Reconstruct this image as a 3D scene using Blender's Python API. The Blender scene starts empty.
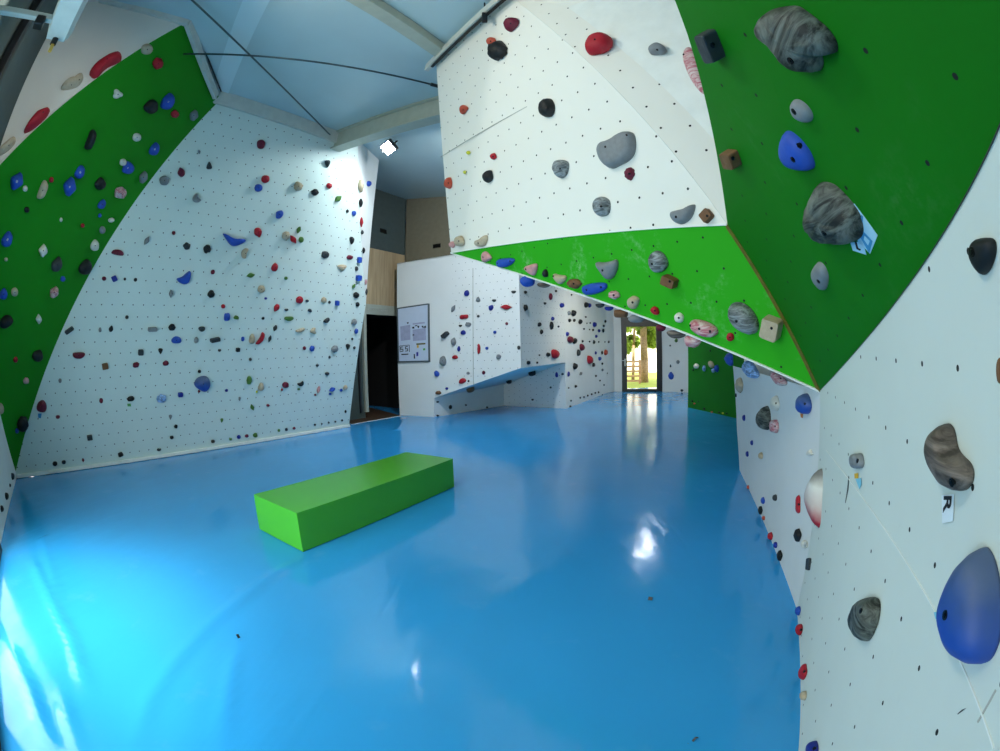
import bpy, bmesh, math, random
from mathutils import Vector, Matrix, noise
from mathutils.bvhtree import BVHTree
random.seed(7)
SC = bpy.context.scene
COL = SC.collection
# ------------------------------------------------------------------ camera (wide fisheye lens)
W_, H_ = 1000.0, 751.0
F, K, CX, CY = 431.499, -0.0193323, 500.0, 375.5
EYE = Vector((0, 0, 1.4))
RIGHT = Vector((0.99977757, -0.00101557, -0.02106618))
DOWN = Vector((-0.02109065, -0.04814191, -0.99861782))
FWD = Vector((0.0, 0.99883999, -0.04815263))

def ray(x, y):
    dx, dy = x - CX, y - CY
    r = math.hypot(dx, dy)
    th = r / F
    for _ in range(20):
        th -= (F * (th + K * th ** 3) - r) / (F * (1 + 3 * K * th * th))
    s = math.sin(th) / max(r, 1e-9)
    return RIGHT * (dx * s) + DOWN * (dy * s) + FWD * math.cos(th)

def hit(x, y, o, n):
    d = ray(x, y)
    return EYE + d * ((Vector(o) - EYE).dot(n) / d.dot(n))
def fl(x, y, z=0.0): return hit(x, y, (0, 0, z), Vector((0, 0, 1)))
def dist(x, y, t): return EYE + ray(x, y) * t
def vert(x, y, b):
    d = ray(x, y)
    return Vector((b[0], b[1], 1.4 + math.hypot(b[0], b[1]) * d.z / math.hypot(d.x, d.y)))

cam = bpy.data.cameras.new('camera')
cam.type = 'PANO'
cam.sensor_fit = 'HORIZONTAL'
cam.sensor_width = 36.0
cam.sensor_height = 36.0 * H_ / W_
cam.panorama_type = 'FISHEYE_LENS_POLYNOMIAL'
cam.fisheye_fov = math.radians(220)
def lens_fit():
    # least squares theta(r) = a1 r + a2 r^2 + a3 r^3 + a4 r^4, r in millimetres on the sensor
    A = [[0.0] * 4 for _ in range(4)]; B = [0.0] * 4
    for i in range(1, 200):
        th = 1.6 * i / 199
        r = F * (th + K * th ** 3) * 36.0 / W_
        v = [(r / 20) ** k for k in (1, 2, 3, 4)]
        for a in range(4):
            B[a] += v[a] * th
            for b in range(4): A[a][b] += v[a] * v[b]
    for i in range(4):
        for j in range(i + 1, 4):
            f = A[j][i] / A[i][i]
            for k in range(4): A[j][k] -= f * A[i][k]
            B[j] -= f * B[i]
    x = [0.0] * 4
    for i in (3, 2, 1, 0): x[i] = (B[i] - sum(A[i][k] * x[k] for k in range(i + 1, 4))) / A[i][i]
    return [x[k] / 20 ** (k + 1) for k in range(4)]
ks = lens_fit()
cam.fisheye_polynomial_k0 = 0.0
cam.fisheye_polynomial_k1, cam.fisheye_polynomial_k2, cam.fisheye_polynomial_k3, cam.fisheye_polynomial_k4 = [-k for k in ks]
cam.clip_start = 0.01
cam.clip_end = 200
camo = bpy.data.objects.new('camera', cam)
COL.objects.link(camo)
camo.matrix_world = Matrix(((RIGHT.x, -DOWN.x, -FWD.x, EYE.x), (RIGHT.y, -DOWN.y, -FWD.y, EYE.y), (RIGHT.z, -DOWN.z, -FWD.z, EYE.z), (0, 0, 0, 1)))
SC.camera = camo

# ------------------------------------------------------------------ materials
def lin(c): return tuple(((v / 12.92) if v <= .04045 else ((v + .055) / 1.055) ** 2.4) for v in c)
def rgb(h): return lin(tuple(int(h[i:i + 2], 16) / 255 for i in (0, 2, 4))) + (1.0,)
class NT:
    def __init__(s, name):
        s.m = bpy.data.materials.new(name); s.m.use_nodes = True
        s.t = s.m.node_tree; s.n = s.t.nodes; s.l = s.t.links
        s.b = s.n['Principled BSDF']
    def node(s, typ, **kw):
        n = s.n.new(typ)
        for k, v in kw.items(): setattr(n, k, v)
        return n
    def link(s, a, b): s.l.new(a, b)
    def math(s, op, a, b=None, c=None):
        n = s.node('ShaderNodeMath', operation=op)
        for i, v in enumerate((a, b, c)):
            if v is None: continue
            if isinstance(v, (int, float)): n.inputs[i].default_value = v
            else: s.link(v, n.inputs[i])
        return n.outputs[0]
    def mix(s, f, a, b, blend='MIX'):
        n = s.node('ShaderNodeMix', data_type='RGBA', blend_type=blend)
        for sock, v in ((n.inputs[0], f), (n.inputs[6], a), (n.inputs[7], b)):
            if isinstance(v, (int, float)): sock.default_value = v
            elif isinstance(v, tuple): sock.default_value = v
            else: s.link(v, sock)
        return n.outputs[2]
    def ramp(s, f, stops):
        n = s.node('ShaderNodeValToRGB')
        e = n.color_ramp.elements
        while len(e) < len(stops): e.new(.5)
        for i, (p, c) in enumerate(stops):
            e[i].position = p; e[i].color = c if isinstance(c, tuple) else (c, c, c, 1)
        s.link(f, n.inputs[0]); return n.outputs[0]
    def coord(s, which='Object'): return s.node('ShaderNodeTexCoord').outputs[which]
    def noise(s, vec, scale, detail=4, rough=.5, dist=0.):
        n = s.node('ShaderNodeTexNoise')
        n.inputs['Scale'].default_value = scale; n.inputs['Detail'].default_value = detail
        n.inputs['Roughness'].default_value = rough; n.inputs['Distortion'].default_value = dist
        if vec is not None: s.link(vec, n.inputs['Vector'])
        return n.outputs['Fac']
    def bump(s, h, strength=.3, distance=.01):
        n = s.node('ShaderNodeBump'); n.inputs['Strength'].default_value = strength; n.inputs['Distance'].default_value = distance
        s.link(h, n.inputs['Height']); s.link(n.outputs['Normal'], s.b.inputs['Normal'])
    def set(s, col=None, rough=None, metal=None, spec=None):
        for nm, v in (('Base Color', col), ('Roughness', rough), ('Metallic', metal), ('Specular IOR Level', spec)):
            if v is None: continue
            if isinstance(v, (int, float, tuple)): s.b.inputs[nm].default_value = v
            else: s.link(v, s.b.inputs[nm])
        return s.m

_mc = {}
def plain(name, col, rough=.5, metal=0., var=.12, scale=9., spec=.5):
    if name in _mc: return _mc[name]
    t = NT(name); c = rgb(col) if isinstance(col, str) else col
    n = t.noise(t.coord(), scale, 5)
    k = t.ramp(n, [(.3, 1 - var), (.7, 1 + 0.0)])
    m = t.set(t.mix(1.0, c, k, 'MULTIPLY'), rough, metal, spec); _mc[name] = m
    return m

SP = 0.16815   # spacing of the T-nut grid in metres
def panel(name, col, phase=(0, 0), r=.0075, chalk=.0, smudge=.06, rough=.7, hole=(.012, .014, .014, 1), xskip=None, uvseams=None):
    """painted plywood climbing panel with the staggered grid of T-nut holes, panel joints and chalk smears"""
    t = NT(name); c = rgb(col); co = t.coord()
    sx = t.node('ShaderNodeSeparateXYZ'); t.link(co, sx.inputs[0])
    n1 = t.noise(co, 1.3, 5, .6); n2 = t.noise(co, 14, 4, .6)
    base = t.mix(1.0, c, t.ramp(n1, [(.3, 1 - smudge), (.75, 1.0)]), 'MULTIPLY')
    base = t.mix(t.math('MULTIPLY', t.ramp(n2, [(.66, 0.0), (.8, 1.0)]), smudge * 1.5), base, (c[0] * .5, c[1] * .5, c[2] * .5, 1))
    if chalk:
        n3 = t.noise(co, 2.4, 6, .65); n4 = t.noise(co, 22, 5, .7)
        k = t.math('MULTIPLY', t.ramp(n3, [(.56, 0.0), (.75, 1.0)]), t.ramp(n4, [(.45, 0.0), (.7, 1.0)]))
        base = t.mix(t.math('MULTIPLY', k, chalk), base, (.55, .68, .52, 1))
    if r:
        fy = t.math('DIVIDE', t.math('SUBTRACT', sx.outputs[1], phase[1]), SP)
        iy = t.math('FLOOR', t.math('ADD', fy, .5))
        odd = t.math('MULTIPLY', t.math('ABSOLUTE', t.math('MODULO', iy, 2.0)), .5)
        fx = t.math('ADD', t.math('DIVIDE', t.math('SUBTRACT', sx.outputs[0], phase[0]), SP), odd)
        ix = t.math('FLOOR', t.math('ADD', fx, .5))
        dx = t.math('SUBTRACT', fx, ix); dy = t.math('SUBTRACT', fy, iy)
        d = t.math('MULTIPLY', t.math('SQRT', t.math('ADD', t.math('MULTIPLY', dx, dx), t.math('MULTIPLY', dy, dy))), SP)
        mask = t.math('LESS_THAN', d, r)
        if xskip is not None: mask = t.math('MULTIPLY', mask, t.math('GREATER_THAN', sx.outputs[0], xskip))
        # a few holes stay filled / screws between
        base = t.mix(mask, base, hole)
    t.bump(n2, .08, .003)
    return t.set(base, rough, spec=.2)

M = {}
M['edge'] = plain('painted_plywood_edge', 'e9ece6', .6, var=.08)
M['steel_white'] = plain('white_painted_steel', 'c9ccc4', .45)
M['steel_grey'] = plain('pale_grey_steel', 'b3b6a6', .5)
M['dark_metal'] = plain('dark_metal', '22262a', .45)
M['black'] = plain('black_coated_metal', '0c0d0e', .4)
M['rod'] = plain('bracing_steel', '566264', .4, metal=.6)
M['bolt'] = plain('blackened_steel_bolt', '17181a', .35, metal=.7)
M['bolt_w'] = plain('zinc_bolt', 'c9c9c4', .3, metal=.4)
M['olive'] = plain('worn_olive_joint', '6b6414', .7, var=.35, scale=30)
M['wood_room'] = None

# ------------------------------------------------------------------ mesh helpers
def link(name, me, parent=None):
    o = bpy.data.objects.new(name, me); COL.objects.link(o)
    if parent is not None: o.parent = parent
    return o
def tag(o, label=None, cat=None, group=None, kind=None):
    if label: o['label'] = label
    if cat: o['category'] = cat
    if group: o['group'] = group
    if kind: o['kind'] = kind
    return o
def mesh(name, verts, faces, mats, smooth=False, fm=None):
    me = bpy.data.meshes.new(name)
    me.from_pydata([tuple(v) for v in verts], [], faces)
    for m in (mats if isinstance(mats, (list, tuple)) else [mats]): me.materials.append(m)
    if fm:
        for p, i in zip(me.polygons, fm): p.material_index = i
    if smooth:
        for p in me.polygons: p.use_smooth = True
    me.update(); return me
def frame(o, x, z):
    z = Vector(z).normalized(); x = Vector(x)
    if (x - z * x.dot(z)).length < 1e-3: x = Vector((1, 0, 0)) if abs(z.x) < .9 else Vector((0, 1, 0))
    x = (x - z * x.dot(z)).normalized(); y = z.cross(x)
    o = Vector(o)
    return Matrix(((x.x, y.x, z.x, o.x), (x.y, y.y, z.y, o.y), (x.z, y.z, z.z, o.z), (0, 0, 0, 1)))
def box_bm(bm, c, s, rot=None, bevel=0.):
    r = bmesh.ops.create_cube(bm, size=1.0)
    vs = r['verts']
    bmesh.ops.scale(bm, vec=Vector(s), verts=vs)
    if bevel:
        es = list({e for v in vs for e in v.link_edges})
        r2 = bmesh.ops.bevel(bm, geom=es, offset=bevel, segments=2, affect='EDGES', profile=.5)
        vs = list({v for f in r2['faces'] for v in f.verts} | {v for v in vs if v.is_valid})
    mt = Matrix.Translation(Vector(c)) @ (rot.to_4x4() if rot is not None else Matrix())
    bmesh.ops.transform(bm, matrix=mt, verts=vs)
    return vs
def cyl_bm(bm, a, b, r, seg=12, r2=None):
    a, b = Vector(a), Vector(b); d = b - a
    res = bmesh.ops.create_cone(bm, cap_ends=True, segments=seg, radius1=r, radius2=r if r2 is None else r2, depth=d.length)
    mt = Matrix.Translation((a + b) / 2) @ d.to_track_quat('Z', 'Y').to_matrix().to_4x4()
    bmesh.ops.transform(bm, matrix=mt, verts=res['verts'])
    return res['verts']
def bm_obj(name, bm, mat, parent=None, smooth=False):
    me = bpy.data.meshes.new(name); bm.normal_update(); bm.to_mesh(me); bm.free()
    for m in (mat if isinstance(mat, (list, tuple)) else [mat]): me.materials.append(m)
    if smooth:
        for p in me.polygons: p.use_smooth = True
    return link(name, me, parent)
def beam_between(name, a, b, w, h, mat, up=(0, 0, 1), parent=None):
    a, b = Vector(a), Vector(b); x = b - a; L = x.length
    x.normalize(); up = Vector(up); z = (up - x * up.dot(x)).normalized(); y = z.cross(x)
    bm = bmesh.new(); box_bm(bm, (L / 2, 0, 0), (L, w, h), bevel=min(w, h) * .08)
    o = bm_obj(name, bm, mat, parent)
    o.matrix_world = Matrix(((x.x, y.x, z.x, a.x), (x.y, y.y, z.y, a.y), (x.z, y.z, z.z, a.z), (0, 0, 0, 1)))
    return o

FAC = {}
def facet(key, name, label, pts, xdir, mat, thick=.03, origin=None, side=None, face=None):
    """one flat panel of the climbing wall: polygon of world points, extruded backwards"""
    pts = [Vector(p) for p in pts]
    n = Vector((0, 0, 0))
    for i in range(len(pts)):
        n += (pts[i] - pts[0]).cross(pts[(i + 1) % len(pts)] - pts[0])
    n.normalize()
    cen = sum(pts, Vector()) / len(pts)
    look = Vector(face) if face is not None else EYE
    if n.dot(look - cen) < 0: n = -n; pts = pts[::-1]
    o = Vector(origin) if origin is not None else pts[0]
    o = o - n * (o - cen).dot(n)
    MT = frame(o, xdir, n); inv = MT.inverted()
    lp = [inv @ p for p in pts]
    k = len(lp)
    vs = [(p.x, p.y, p.z) for p in lp] + [(p.x, p.y, p.z - thick) for p in lp]
    fs = [list(range(k)), list(range(2 * k - 1, k - 1, -1))]; fm = [0, 1]
    for i in range(k):
        j = (i + 1) % k
        fs.append([i, i + k, j + k, j]); fm.append(1)
    ob = link(name, mesh(name, vs, fs, [mat, side or M['edge']], fm=fm))
    ob.matrix_world = MT
    tag(ob, label, 'wall panel', kind='structure')
    FAC[key] = (o, n, MT, inv, ob)
    return ob

V = Vector
EU = V((0.52547875, 0.85080672, 0)); EV = V((0.23080199, -0.14254887, 0.96250208)); LWN = EU.cross(EV)
NH = V((0.85080672, -0.52547875, 0))
LWO = V((-6.3072263, 3.2786938, 0))
UP = V((0, 0, 1))
CEN = EU.cross(V((NH.x, NH.y, -.155))).normalized(); CEO = V((-2.7, 6.27, 5.31))
def ceil(x, y): return hit(x, y, CEO, CEN)
def ceilz(p, off=0.):  # point on the roof above p
    p = V(p); return V((p.x, p.y, CEO.z - ((p.x - CEO.x) * CEN.x + (p.y - CEO.y) * CEN.y) / CEN.z + off))
def lw(x, y): return hit(x, y, LWO, LWN)

P1 = V((1.10, 1.79, 2.008)); P2 = V((1.508, 1.615, 1.217)); P3 = V((-.47, 4.30, 2.45))
MW1N = V((.8412, .5289, .1122)); MW1O = V((.0952, 3.3212, 2.75))
MW2N = V((.5713, .8135, -.1085)); MW2O = V((.9015, 2.2271, 3.8306))
RGN = V((.7857, -.3526, .5083)); RGO = V((.6002, .8636, 2.11))
RWN = V((.8472, -.5292, .047)); RWO = V((.9356, .6385, 1.0488))

white_cool = 'd9dedb'
M['LW'] = panel('white_panel_left', 'd6e5df', r=.0095, hole=(.05, .06, .06, 1))
M['LG'] = panel('green_panel_left', '17860f', r=.0, smudge=.12)
M['LU'] = panel('white_panel_upper_left', 'e2e0d8', r=0)
M['MW'] = panel('white_panel_centre', 'e8e7de', r=.0075, smudge=.04)
M['MG'] = panel('green_panel_centre', '2aa414', r=.0062, chalk=.55, smudge=.06)
M['RG'] = panel('green_panel_right', '0f7208', r=.0052, chalk=.06, smudge=.12)
M['RW'] = panel('white_panel_right', 'd2dad4', r=.0056, smudge=.08)
M['FW'] = panel('white_panel_right_low', 'd8dcdc', r=.0, smudge=.09)
M['UW'] = panel('white_panel_back', 'e4e7e4', r=.0085, hole=(.1, .11, .11, 1))
M['UWL'] = panel('white_panel_back_left', 'e4e7e4', r=.0085, hole=(.1, .11, .11, 1), xskip=-.42)
M['UWp'] = panel('white_panel_back_plain', 'e4e7e4', r=0)
M['BG'] = panel('green_panel_back', '167016', r=.0, smudge=.15)

# ------------------------------------------------------------------ climbing walls
A0 = fl(17, 477); A0.z = 0
lwbase = fl(349, 426)
fold_b = lw(366, 304); fold_t = lw(358, 150)
L1t = lw(220, 100)
def to_ceil(p, d):   # travel from p along d to the roof
    p, d = V(p), V(d); return p + d * ((CEO - p).dot(CEN) / d.dot(CEN))
L1top = to_ceil(L1t, (L1t - lw(15.8, 471.7)).normalized())
foldtop = to_ceil(fold_t, (fold_t - fold_b).normalized())
lwA = lw(17, 477); lwB = lw(349, 426.2)
facet('LW', 'wall_left', 'large white climbing wall on the left with dotted holes', [lwA, lwB, fold_b, foldtop, L1top, lw(15.8, 471.7)], EU, M['LW'],
      origin=LWO + EU * (.52394 + SP) + EV * 2.01294)
ft2 = EYE + (lw(378, 168) - EYE) * 1.07
ftt = to_ceil(ft2, (ft2 - fold_b).normalized())
facet('LF', 'wall_left_return', 'narrow shaded white return panel at the right edge of the left wall', [fold_b, ftt, foldtop], UP, M['UWp'])
Tp = ceil(187, 22)
v0 = lw(15.8, 471.7); LGn = (L1t - v0).cross(Tp - v0).normalized()
def lg(x, y): return hit(x, y, v0, LGn)
b1 = lg(0, 165); b2 = b1 + (b1 - Tp) * .35
l2 = lg(1, 417); l3 = v0 + (l2 - v0) * 2.6
facet('LG', 'wall_left_overhang', 'green overhanging panel on the far left leaning over the mats', [v0, L1t, Tp, b1, b2, l3], EU, M['LG'])
LLd = V((.8665, -.4992, 0)); LLn = V((.4992, .8665, 0))
LUn = V((.8492, -.528, 0)).normalized()
lue = hit(2, 92, Tp, LUn)
lueb = V((lue.x, lue.y, b1.z - .2)); b1u = hit(0, 166, Tp, LUn)
facet('LU', 'wall_left_upper', 'upper left white panel above the green overhang', [Tp, b1u, lueb, ceilz(lue), ceilz(Tp)], EU, M['LU'])
# lower left panel (meets the floor left of the green tip) and the window wall it belongs to
LLo = A0.copy()
ll_end = LLo + LLd * 3.0
facet('LL', 'wall_left_lower', 'low white panel at the far left edge beneath the green overhang', [LLo, ll_end, l2 + (l2 - v0) * .25, v0], LLd, M['UWp'])

rdir = MW1N.cross(MW2N).normalized(); rdir = rdir if rdir.z > 0 else -rdir
RT = to_ceil(hit(652, 120, MW1O, MW1N), rdir)
facet('MW1', 'wall_center', 'big white overhanging panel in the upper middle with dark holds', None or [P3, P1, RT, to_ceil(hit(437, 70, MW1O, MW1N), UP - MW1N * UP.dot(MW1N))],
      V((.5392, -.8359, -.1028)), M['MW'], origin=MW1O)
p1m2 = P1
e2 = p1m2 + V((.8083, -.5807, -.0974)) * 1.3
facet('MW2', 'wall_center_upper', 'white panel in the upper middle right of the ridge, carrying a red hold', [p1m2, RT, ceilz(e2, .0), e2],
      V((.8083, -.5807, -.0974)), M['MW'], origin=MW2O)
facet('MG', 'wall_center_overhang', 'bright green triangular overhang in the middle full of holds', [P3, P1, P2], V((-.5026, .8636, .0398)), M['MG'], origin=V((.8612, 2.3324, 1.834)), thick=.014)
def rg(x, y): return hit(x, y, RGO, RGN)
def rw(x, y): return hit(x, y, RWO, RWN)
q1 = rg(1000, 127); q2 = P2 + (q1 - P2) * 1.75
q3 = rg(670, 0); q4 = P1 + (q3 - P1) * 1.7
facet('RG', 'wall_right_overhang', 'large green overhanging panel at the upper right with two rock shaped holds', [P1, P2, rg(905, 299), q1, q2, q4, rg(688, 36)], V((.0606, -.7738, -.6306)), M['RG'],
      origin=RGO, thick=.004)
fold = rw(798, 606); fold.z = 0
RWp = (P2 - fold).cross(fl(800.5, 705) - fold).normalized()
w1 = hit(1000, 127, P2, RWp); w2 = P2 + (w1 - P2) * 1.75
rwd = RWp.cross(UP).normalized(); rwd = rwd if rwd.y < 0 else -rwd
back = fold + rwd * 3.2
facet('RW', 'wall_right', 'big white panel at the right edge with the R tag', [fold, P2, w1, w2, w2 + rwd * 1.0, back], V((-.5292, -.8484, -.0128)), M['RW'], origin=RWO, thick=.003)
def rw(x, y): return hit(x, y, *FAC['RW'][:2])
B2 = fl(762, 518); C1 = fl(739.6, 470)
F1n = (B2 - P2).cross(C1 - P2).normalized()
def f1(x, y): return hit(x, y, P2, F1n)
F1T = f1(733, 366)
facet('F1', 'wall_right_low_far', 'shaded white panel under the green overhang with a black hold', [P2, F1T, f1(735.4, 396), f1(737, 430), C1, B2], UP, M['FW'], thick=.003)
facet('F2', 'wall_right_low_near', 'narrow white triangular panel beside the floor at the right', [P2, B2, fold], UP, M['FW'], thick=.003)
# soffit below the green overhang and the hidden return behind the left edge of the low panel
roofQ = V((F1T.x, F1T.y, F1T.z + .22))
facet('RO', 'wall_right_soffit', 'hidden white soffit behind the lower edge of the green overhang', [P3, P2 + V((.02, .02, .03)), roofQ], UP, M['UWp'], face=V((.8, 2.9, .2)), thick=.01)
facet('FR', 'wall_right_low_return', 'white return at the end of the low right panel', [C1, V((C1.x, C1.y, 1.6)), V((C1.x + 1.6, C1.y - .5, 1.6)), V((C1.x + 1.6, C1.y - .5, 0))], UP, M['UWp'], face=V((3.5, 9, 1)))

# back block with the whiteboard
Ua = fl(399.8, 415); Ub = fl(434, 417); Ud = (Ub - Ua).normalized(); Un = Ud.cross(UP)
def u1(x, y): return hit(x, y, Ua, Un)
UL = Ua - Ud * .0
LB = u1(434, 398); PB = u1(521, 368); E0 = fl(566, 408.5); EB = vert(564.5, 362.5, E0)
ZT = 3.7
def up_to(p, z): return V((p.x, p.y, z))
facet('U1', 'wall_back_left', 'white back wall carrying the whiteboard and small holds', [Ua, Ub, LB, PB, up_to(PB, ZT), up_to(Ua, ZT)], Ud, M['UWL'], origin=u1(470, 330))
facet('U2', 'wall_back_middle', 'middle white facet of the back wall above the blue shaded overhang', [PB, EB, up_to(EB, ZT), up_to(PB, ZT)], EB - PB, M['UW'])
N3 = fl(607, 393)
facet('U3', 'wall_back_right', 'white back wall facet next to the glass door, dense with dark holds', [E0, N3, up_to(N3, ZT + .4), up_to(E0, ZT + .4)], N3 - E0, M['UWp'])
Mf = fl(504, 405.5)
un = (PB - LB).cross(EB - LB).normalized()
Mz = LB.z - (un.x * (Mf.x - LB.x) + un.y * (Mf.y - LB.y)) / un.z
MT_ = V((Mf.x, Mf.y, Mz))
facet('UU', 'wall_back_underside', 'shaded sloping underside of the back wall overhang', [LB, PB, EB, MT_], Ud, M['UWp'])
facet('UA', 'wall_back_recess_left', 'white recess panel below the back wall overhang on the left', [Ub, Mf, MT_, LB], UP, M['UWp'])
facet('UB', 'wall_back_recess_right', 'white recess panel below the back wall overhang on the right', [Mf, E0, EB, MT_], UP, M['UW'])
facet('UT', 'wall_back_top', 'flat top of the white back wall block', [up_to(Ua, ZT), up_to(PB, ZT), up_to(EB, ZT), V((EB.x, EB.y + 1, ZT)), V((Ua.x + .8, Ua.y + 1.6, ZT))], UP, M['UWp'], face=V((0, 10, 9)))
# wall with the glass door
D0 = fl(614.5, 391.5); D1 = fl(622.0, 391.7); D2 = fl(662.2, 391.6); D3 = fl(690, 392.6)
D3 = D2 + (D3 - D2) * 1.25
ZD = 4.6
dtop = vert(641, 317, (D1 + D2) / 2).z
facet('DJ', 'wall_back_jamb', 'narrow white strip left of the glass door', [N3, D0, up_to(D0, ZD), up_to(N3, ZD)], UP, M['UWp'])
facet('DK', 'wall_back_jamb_inner', 'thin white strip against the black door frame', [D0, D1, up_to(D1, ZD), up_to(D0, ZD)], UP, M['UWp'])
facet('DR', 'wall_back_door_side', 'white wall right of the glass door with one blue hold', [D2, D3, up_to(D3, ZD), up_to(D2, ZD)], UP, M['UWp'])
facet('DT', 'wall_back_over_door', 'white wall above the glass door', [up_to(D1, dtop), up_to(D2, dtop), up_to(D2, ZD), up_to(D1, ZD)], UP, M['UWp'])
G0 = fl(687.8, 407.4); G1 = fl(736, 418.3); G2 = G0 + (G1 - G0) * 1.9
facet('BG', 'wall_back_green', 'dark green panel at the back right beneath the overhang', [G0, G2, up_to(G2, 2.9), up_to(G0, 2.9)], G1 - G0, M['BG'], thick=.12, side=M['BG'])
facet('BR', 'wall_back_far_right', 'white wall closing the hall behind the green panel', [D3, V((G0.x + 1.5, G0.y - .2, 0)), V((G0.x + 1.5, G0.y - .2, ZD)), up_to(D3, ZD)], UP, M['UWp'])

# ------------------------------------------------------------------ floor with soft creases
def seg_d(p, a, b):
    ab = b - a; t = max(0, min(1, (p - a).dot(ab) / max(ab.length_squared, 1e-9)))
    return (p - (a + ab * t)).length, t
creases = []
def crease(px, h, w):
    pts = [fl(*q).to_2d() for q in px]; creases.append((pts, h, w, (min(p.x for p in pts) - .3, max(p.x for p in pts) + .3, min(p.y for p in pts) - .3, max(p.y for p in pts) + .3)))
crease([(303, 558), (262, 583), (215, 620), (180, 655), (150, 700), (135, 745)], .012, .05)
crease([(240, 640), (228, 690), (222, 745)], .009, .035)
crease([(33, 560), (50, 600), (72, 640), (88, 690)], .016, .04)
crease([(8, 640), (30, 690), (52, 748)], .02, .03)
crease([(60, 690), (80, 748)], .014, .03)
crease([(40, 520), (52, 575), (60, 610)], .008, .05)
crease([(404, 418), (402, 424), (397, 430), (388, 436)], .016, .05)
crease([(470, 590), (420, 650), (400, 700)], .005, .08)
crease([(560, 560), (480, 610), (440, 690)], .004, .1)
def fh(x, y):
    z = 0.; p = V((x, y))
    for pts, h, w, bb in creases:
        if not (bb[0] < x < bb[1] and bb[2] < y < bb[3]): continue
        m = min((seg_d(p, a, b)[0] for a, b in zip(pts, pts[1:])))
        d0 = min((p - pts[0]).length, (p - pts[-1]).length)
        z += 1.4 * h * math.exp(-(m / w) ** 2) * min(1, d0 / .25 + .15)
    return z
t = NT('blue_vinyl_mat'); co = t.coord()
n1 = t.noise(co, .45, 3); n2 = t.noise(co, 3.2, 5, .6); n3 = t.noise(co, 40, 4, .7)
c = t.mix(1.0, rgb('33a0e4'), t.ramp(n1, [(.3, .86), (.7, 1.0)]), 'MULTIPLY')
c = t.mix(t.math('MULTIPLY', t.ramp(n3, [(.70, 0.), (.78, 1.)]), .25), c, rgb('2a4a70'))
c = t.mix(t.math('MULTIPLY', t.ramp(n2, [(.62, 0.), (.8, 1.)]), .12), c, rgb('9cc8ea'))
wv = t.node('ShaderNodeMapping'); wv.inputs['Rotation'].default_value = (0, 0, .7); wv.inputs['Scale'].default_value = (1, .28, 1); t.link(co, wv.inputs[0])
hgt = t.math('ADD', t.math('MULTIPLY', t.noise(wv.outputs[0], 2.6, 3, .5, .6), 1.0), t.math('MULTIPLY', t.noise(co, 7, 3, .5), .22))
t.bump(hgt, .22, .035)
M['floor'] = t.set(c, t.ramp(n2, [(.3, .10), (.7, .19)]), spec=.5)
def grid_floor():
    vs, fs = [], []
    def patch(x0, x1, y0, y1, st, f):
        nx, ny = round((x1 - x0) / st), round((y1 - y0) / st); b = len(vs)
        for j in range(ny + 1):
            for i in range(nx + 1):
                x, y = x0 + (x1 - x0) * i / nx, y0 + (y1 - y0) * j / ny
                e = min(i, nx - i, j, ny - j) == 0
                vs.append((x, y, 0 if (e or not f) else fh(x, y)))
        for j in range(ny):
            for i in range(nx):
                a = b + j * (nx + 1) + i; fs.append([a, a + 1, a + nx + 2, a + nx + 1])
    patch(-4, 1, -1.5, 4, .0357, True)
    patch(-9, -4, -1.5, 4, 1, False); patch(1, 9, -1.5, 4, 1, False); patch(-9, 9, 4, 8, 1, False)
    patch(-9, -4, 8, 11, 1, False); patch(-1.5, 9, 8, 11, 1, False); patch(-4, -1.5, 8, 11, .05, True)
    patch(-9, 9, 11, 16.4, 1, False)
    return mesh('floor', vs, fs, M['floor'], smooth=True)
fo = link('floor', grid_floor())
tag(fo, 'glossy blue vinyl mat floor covering the whole hall', 'floor', kind='structure')

# ------------------------------------------------------------------ roof, purlins, beams
t = NT('roof_sheet'); co = t.coord()
nz = t.noise(co, .8, 4)
cc = t.mix(1.0, rgb('b9cfd2'), t.ramp(nz, [(.3, .88), (.7, 1.)]), 'MULTIPLY')
M['roof'] = t.set(cc, .35, spec=.5)
facet('CE', 'ceiling', 'pale blue grey sheet metal roof', [ceilz((-14, -4, 0)), ceilz((10, -4, 0)), ceilz((10, 18, 0)), ceilz((-14, 18, 0))], NH, M['roof'], face=V((0, 5, 0)), thick=.05, side=M['roof'])
def trim(name, o, label):
    o.name = name; tag(o, label, 'trim', kind='structure'); return o
cdn = -CEN if CEN.z > 0 else CEN   # pointing down from the roof
if cdn.z > 0: cdn = -cdn
NHs = V((NH.x, NH.y, -.155)).normalized()
ba = lw(337, 143); ba = ceilz(ba) + cdn * .17 - NHs * .35
bb = ba + NHs * 8
# steel roof beam: web and bottom flange
bm = bmesh.new()
L = (bb - ba).length
box_bm(bm, (L / 2, 0, 0), (L, .10, .30), bevel=.008); box_bm(bm, (L / 2, 0, -.155), (L, .22, .022), bevel=.004); box_bm(bm, (L / 2, 0, .155), (L, .22, .022), bevel=.004)
o = bm_obj('trim_1', bm, M['steel_grey']); o.matrix_world = frame(ba, NHs, -cdn)
trim('trim_1', o, 'beige steel roof beam running from the left wall to the middle wall')
pa = ceil(448, 52) + cdn * .06 + EU * .05; pb = ceil(362, -6) + cdn * .06; pb = pb + (pb - pa) * .8
trim('trim_2', beam_between('trim_2', pa, pb, .17, .10, M['steel_grey'], -cdn), 'flat grey purlin crossing the roof at the top centre')
ga = hit(437, 66, MW1O, MW1N); gb = hit(545, -45, MW1O, MW1N)
ga, gb = ceilz(ga) + cdn * .11 - MW1N * .06, ceilz(gb) + cdn * .11 - MW1N * .06
gx = (gb - ga).normalized()
trim('trim_3', beam_between('trim_3', ga - gx * .12, gb, .05, .10, M['steel_white'], -cdn), 'white steel angle along the top of the middle white wall')
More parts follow.
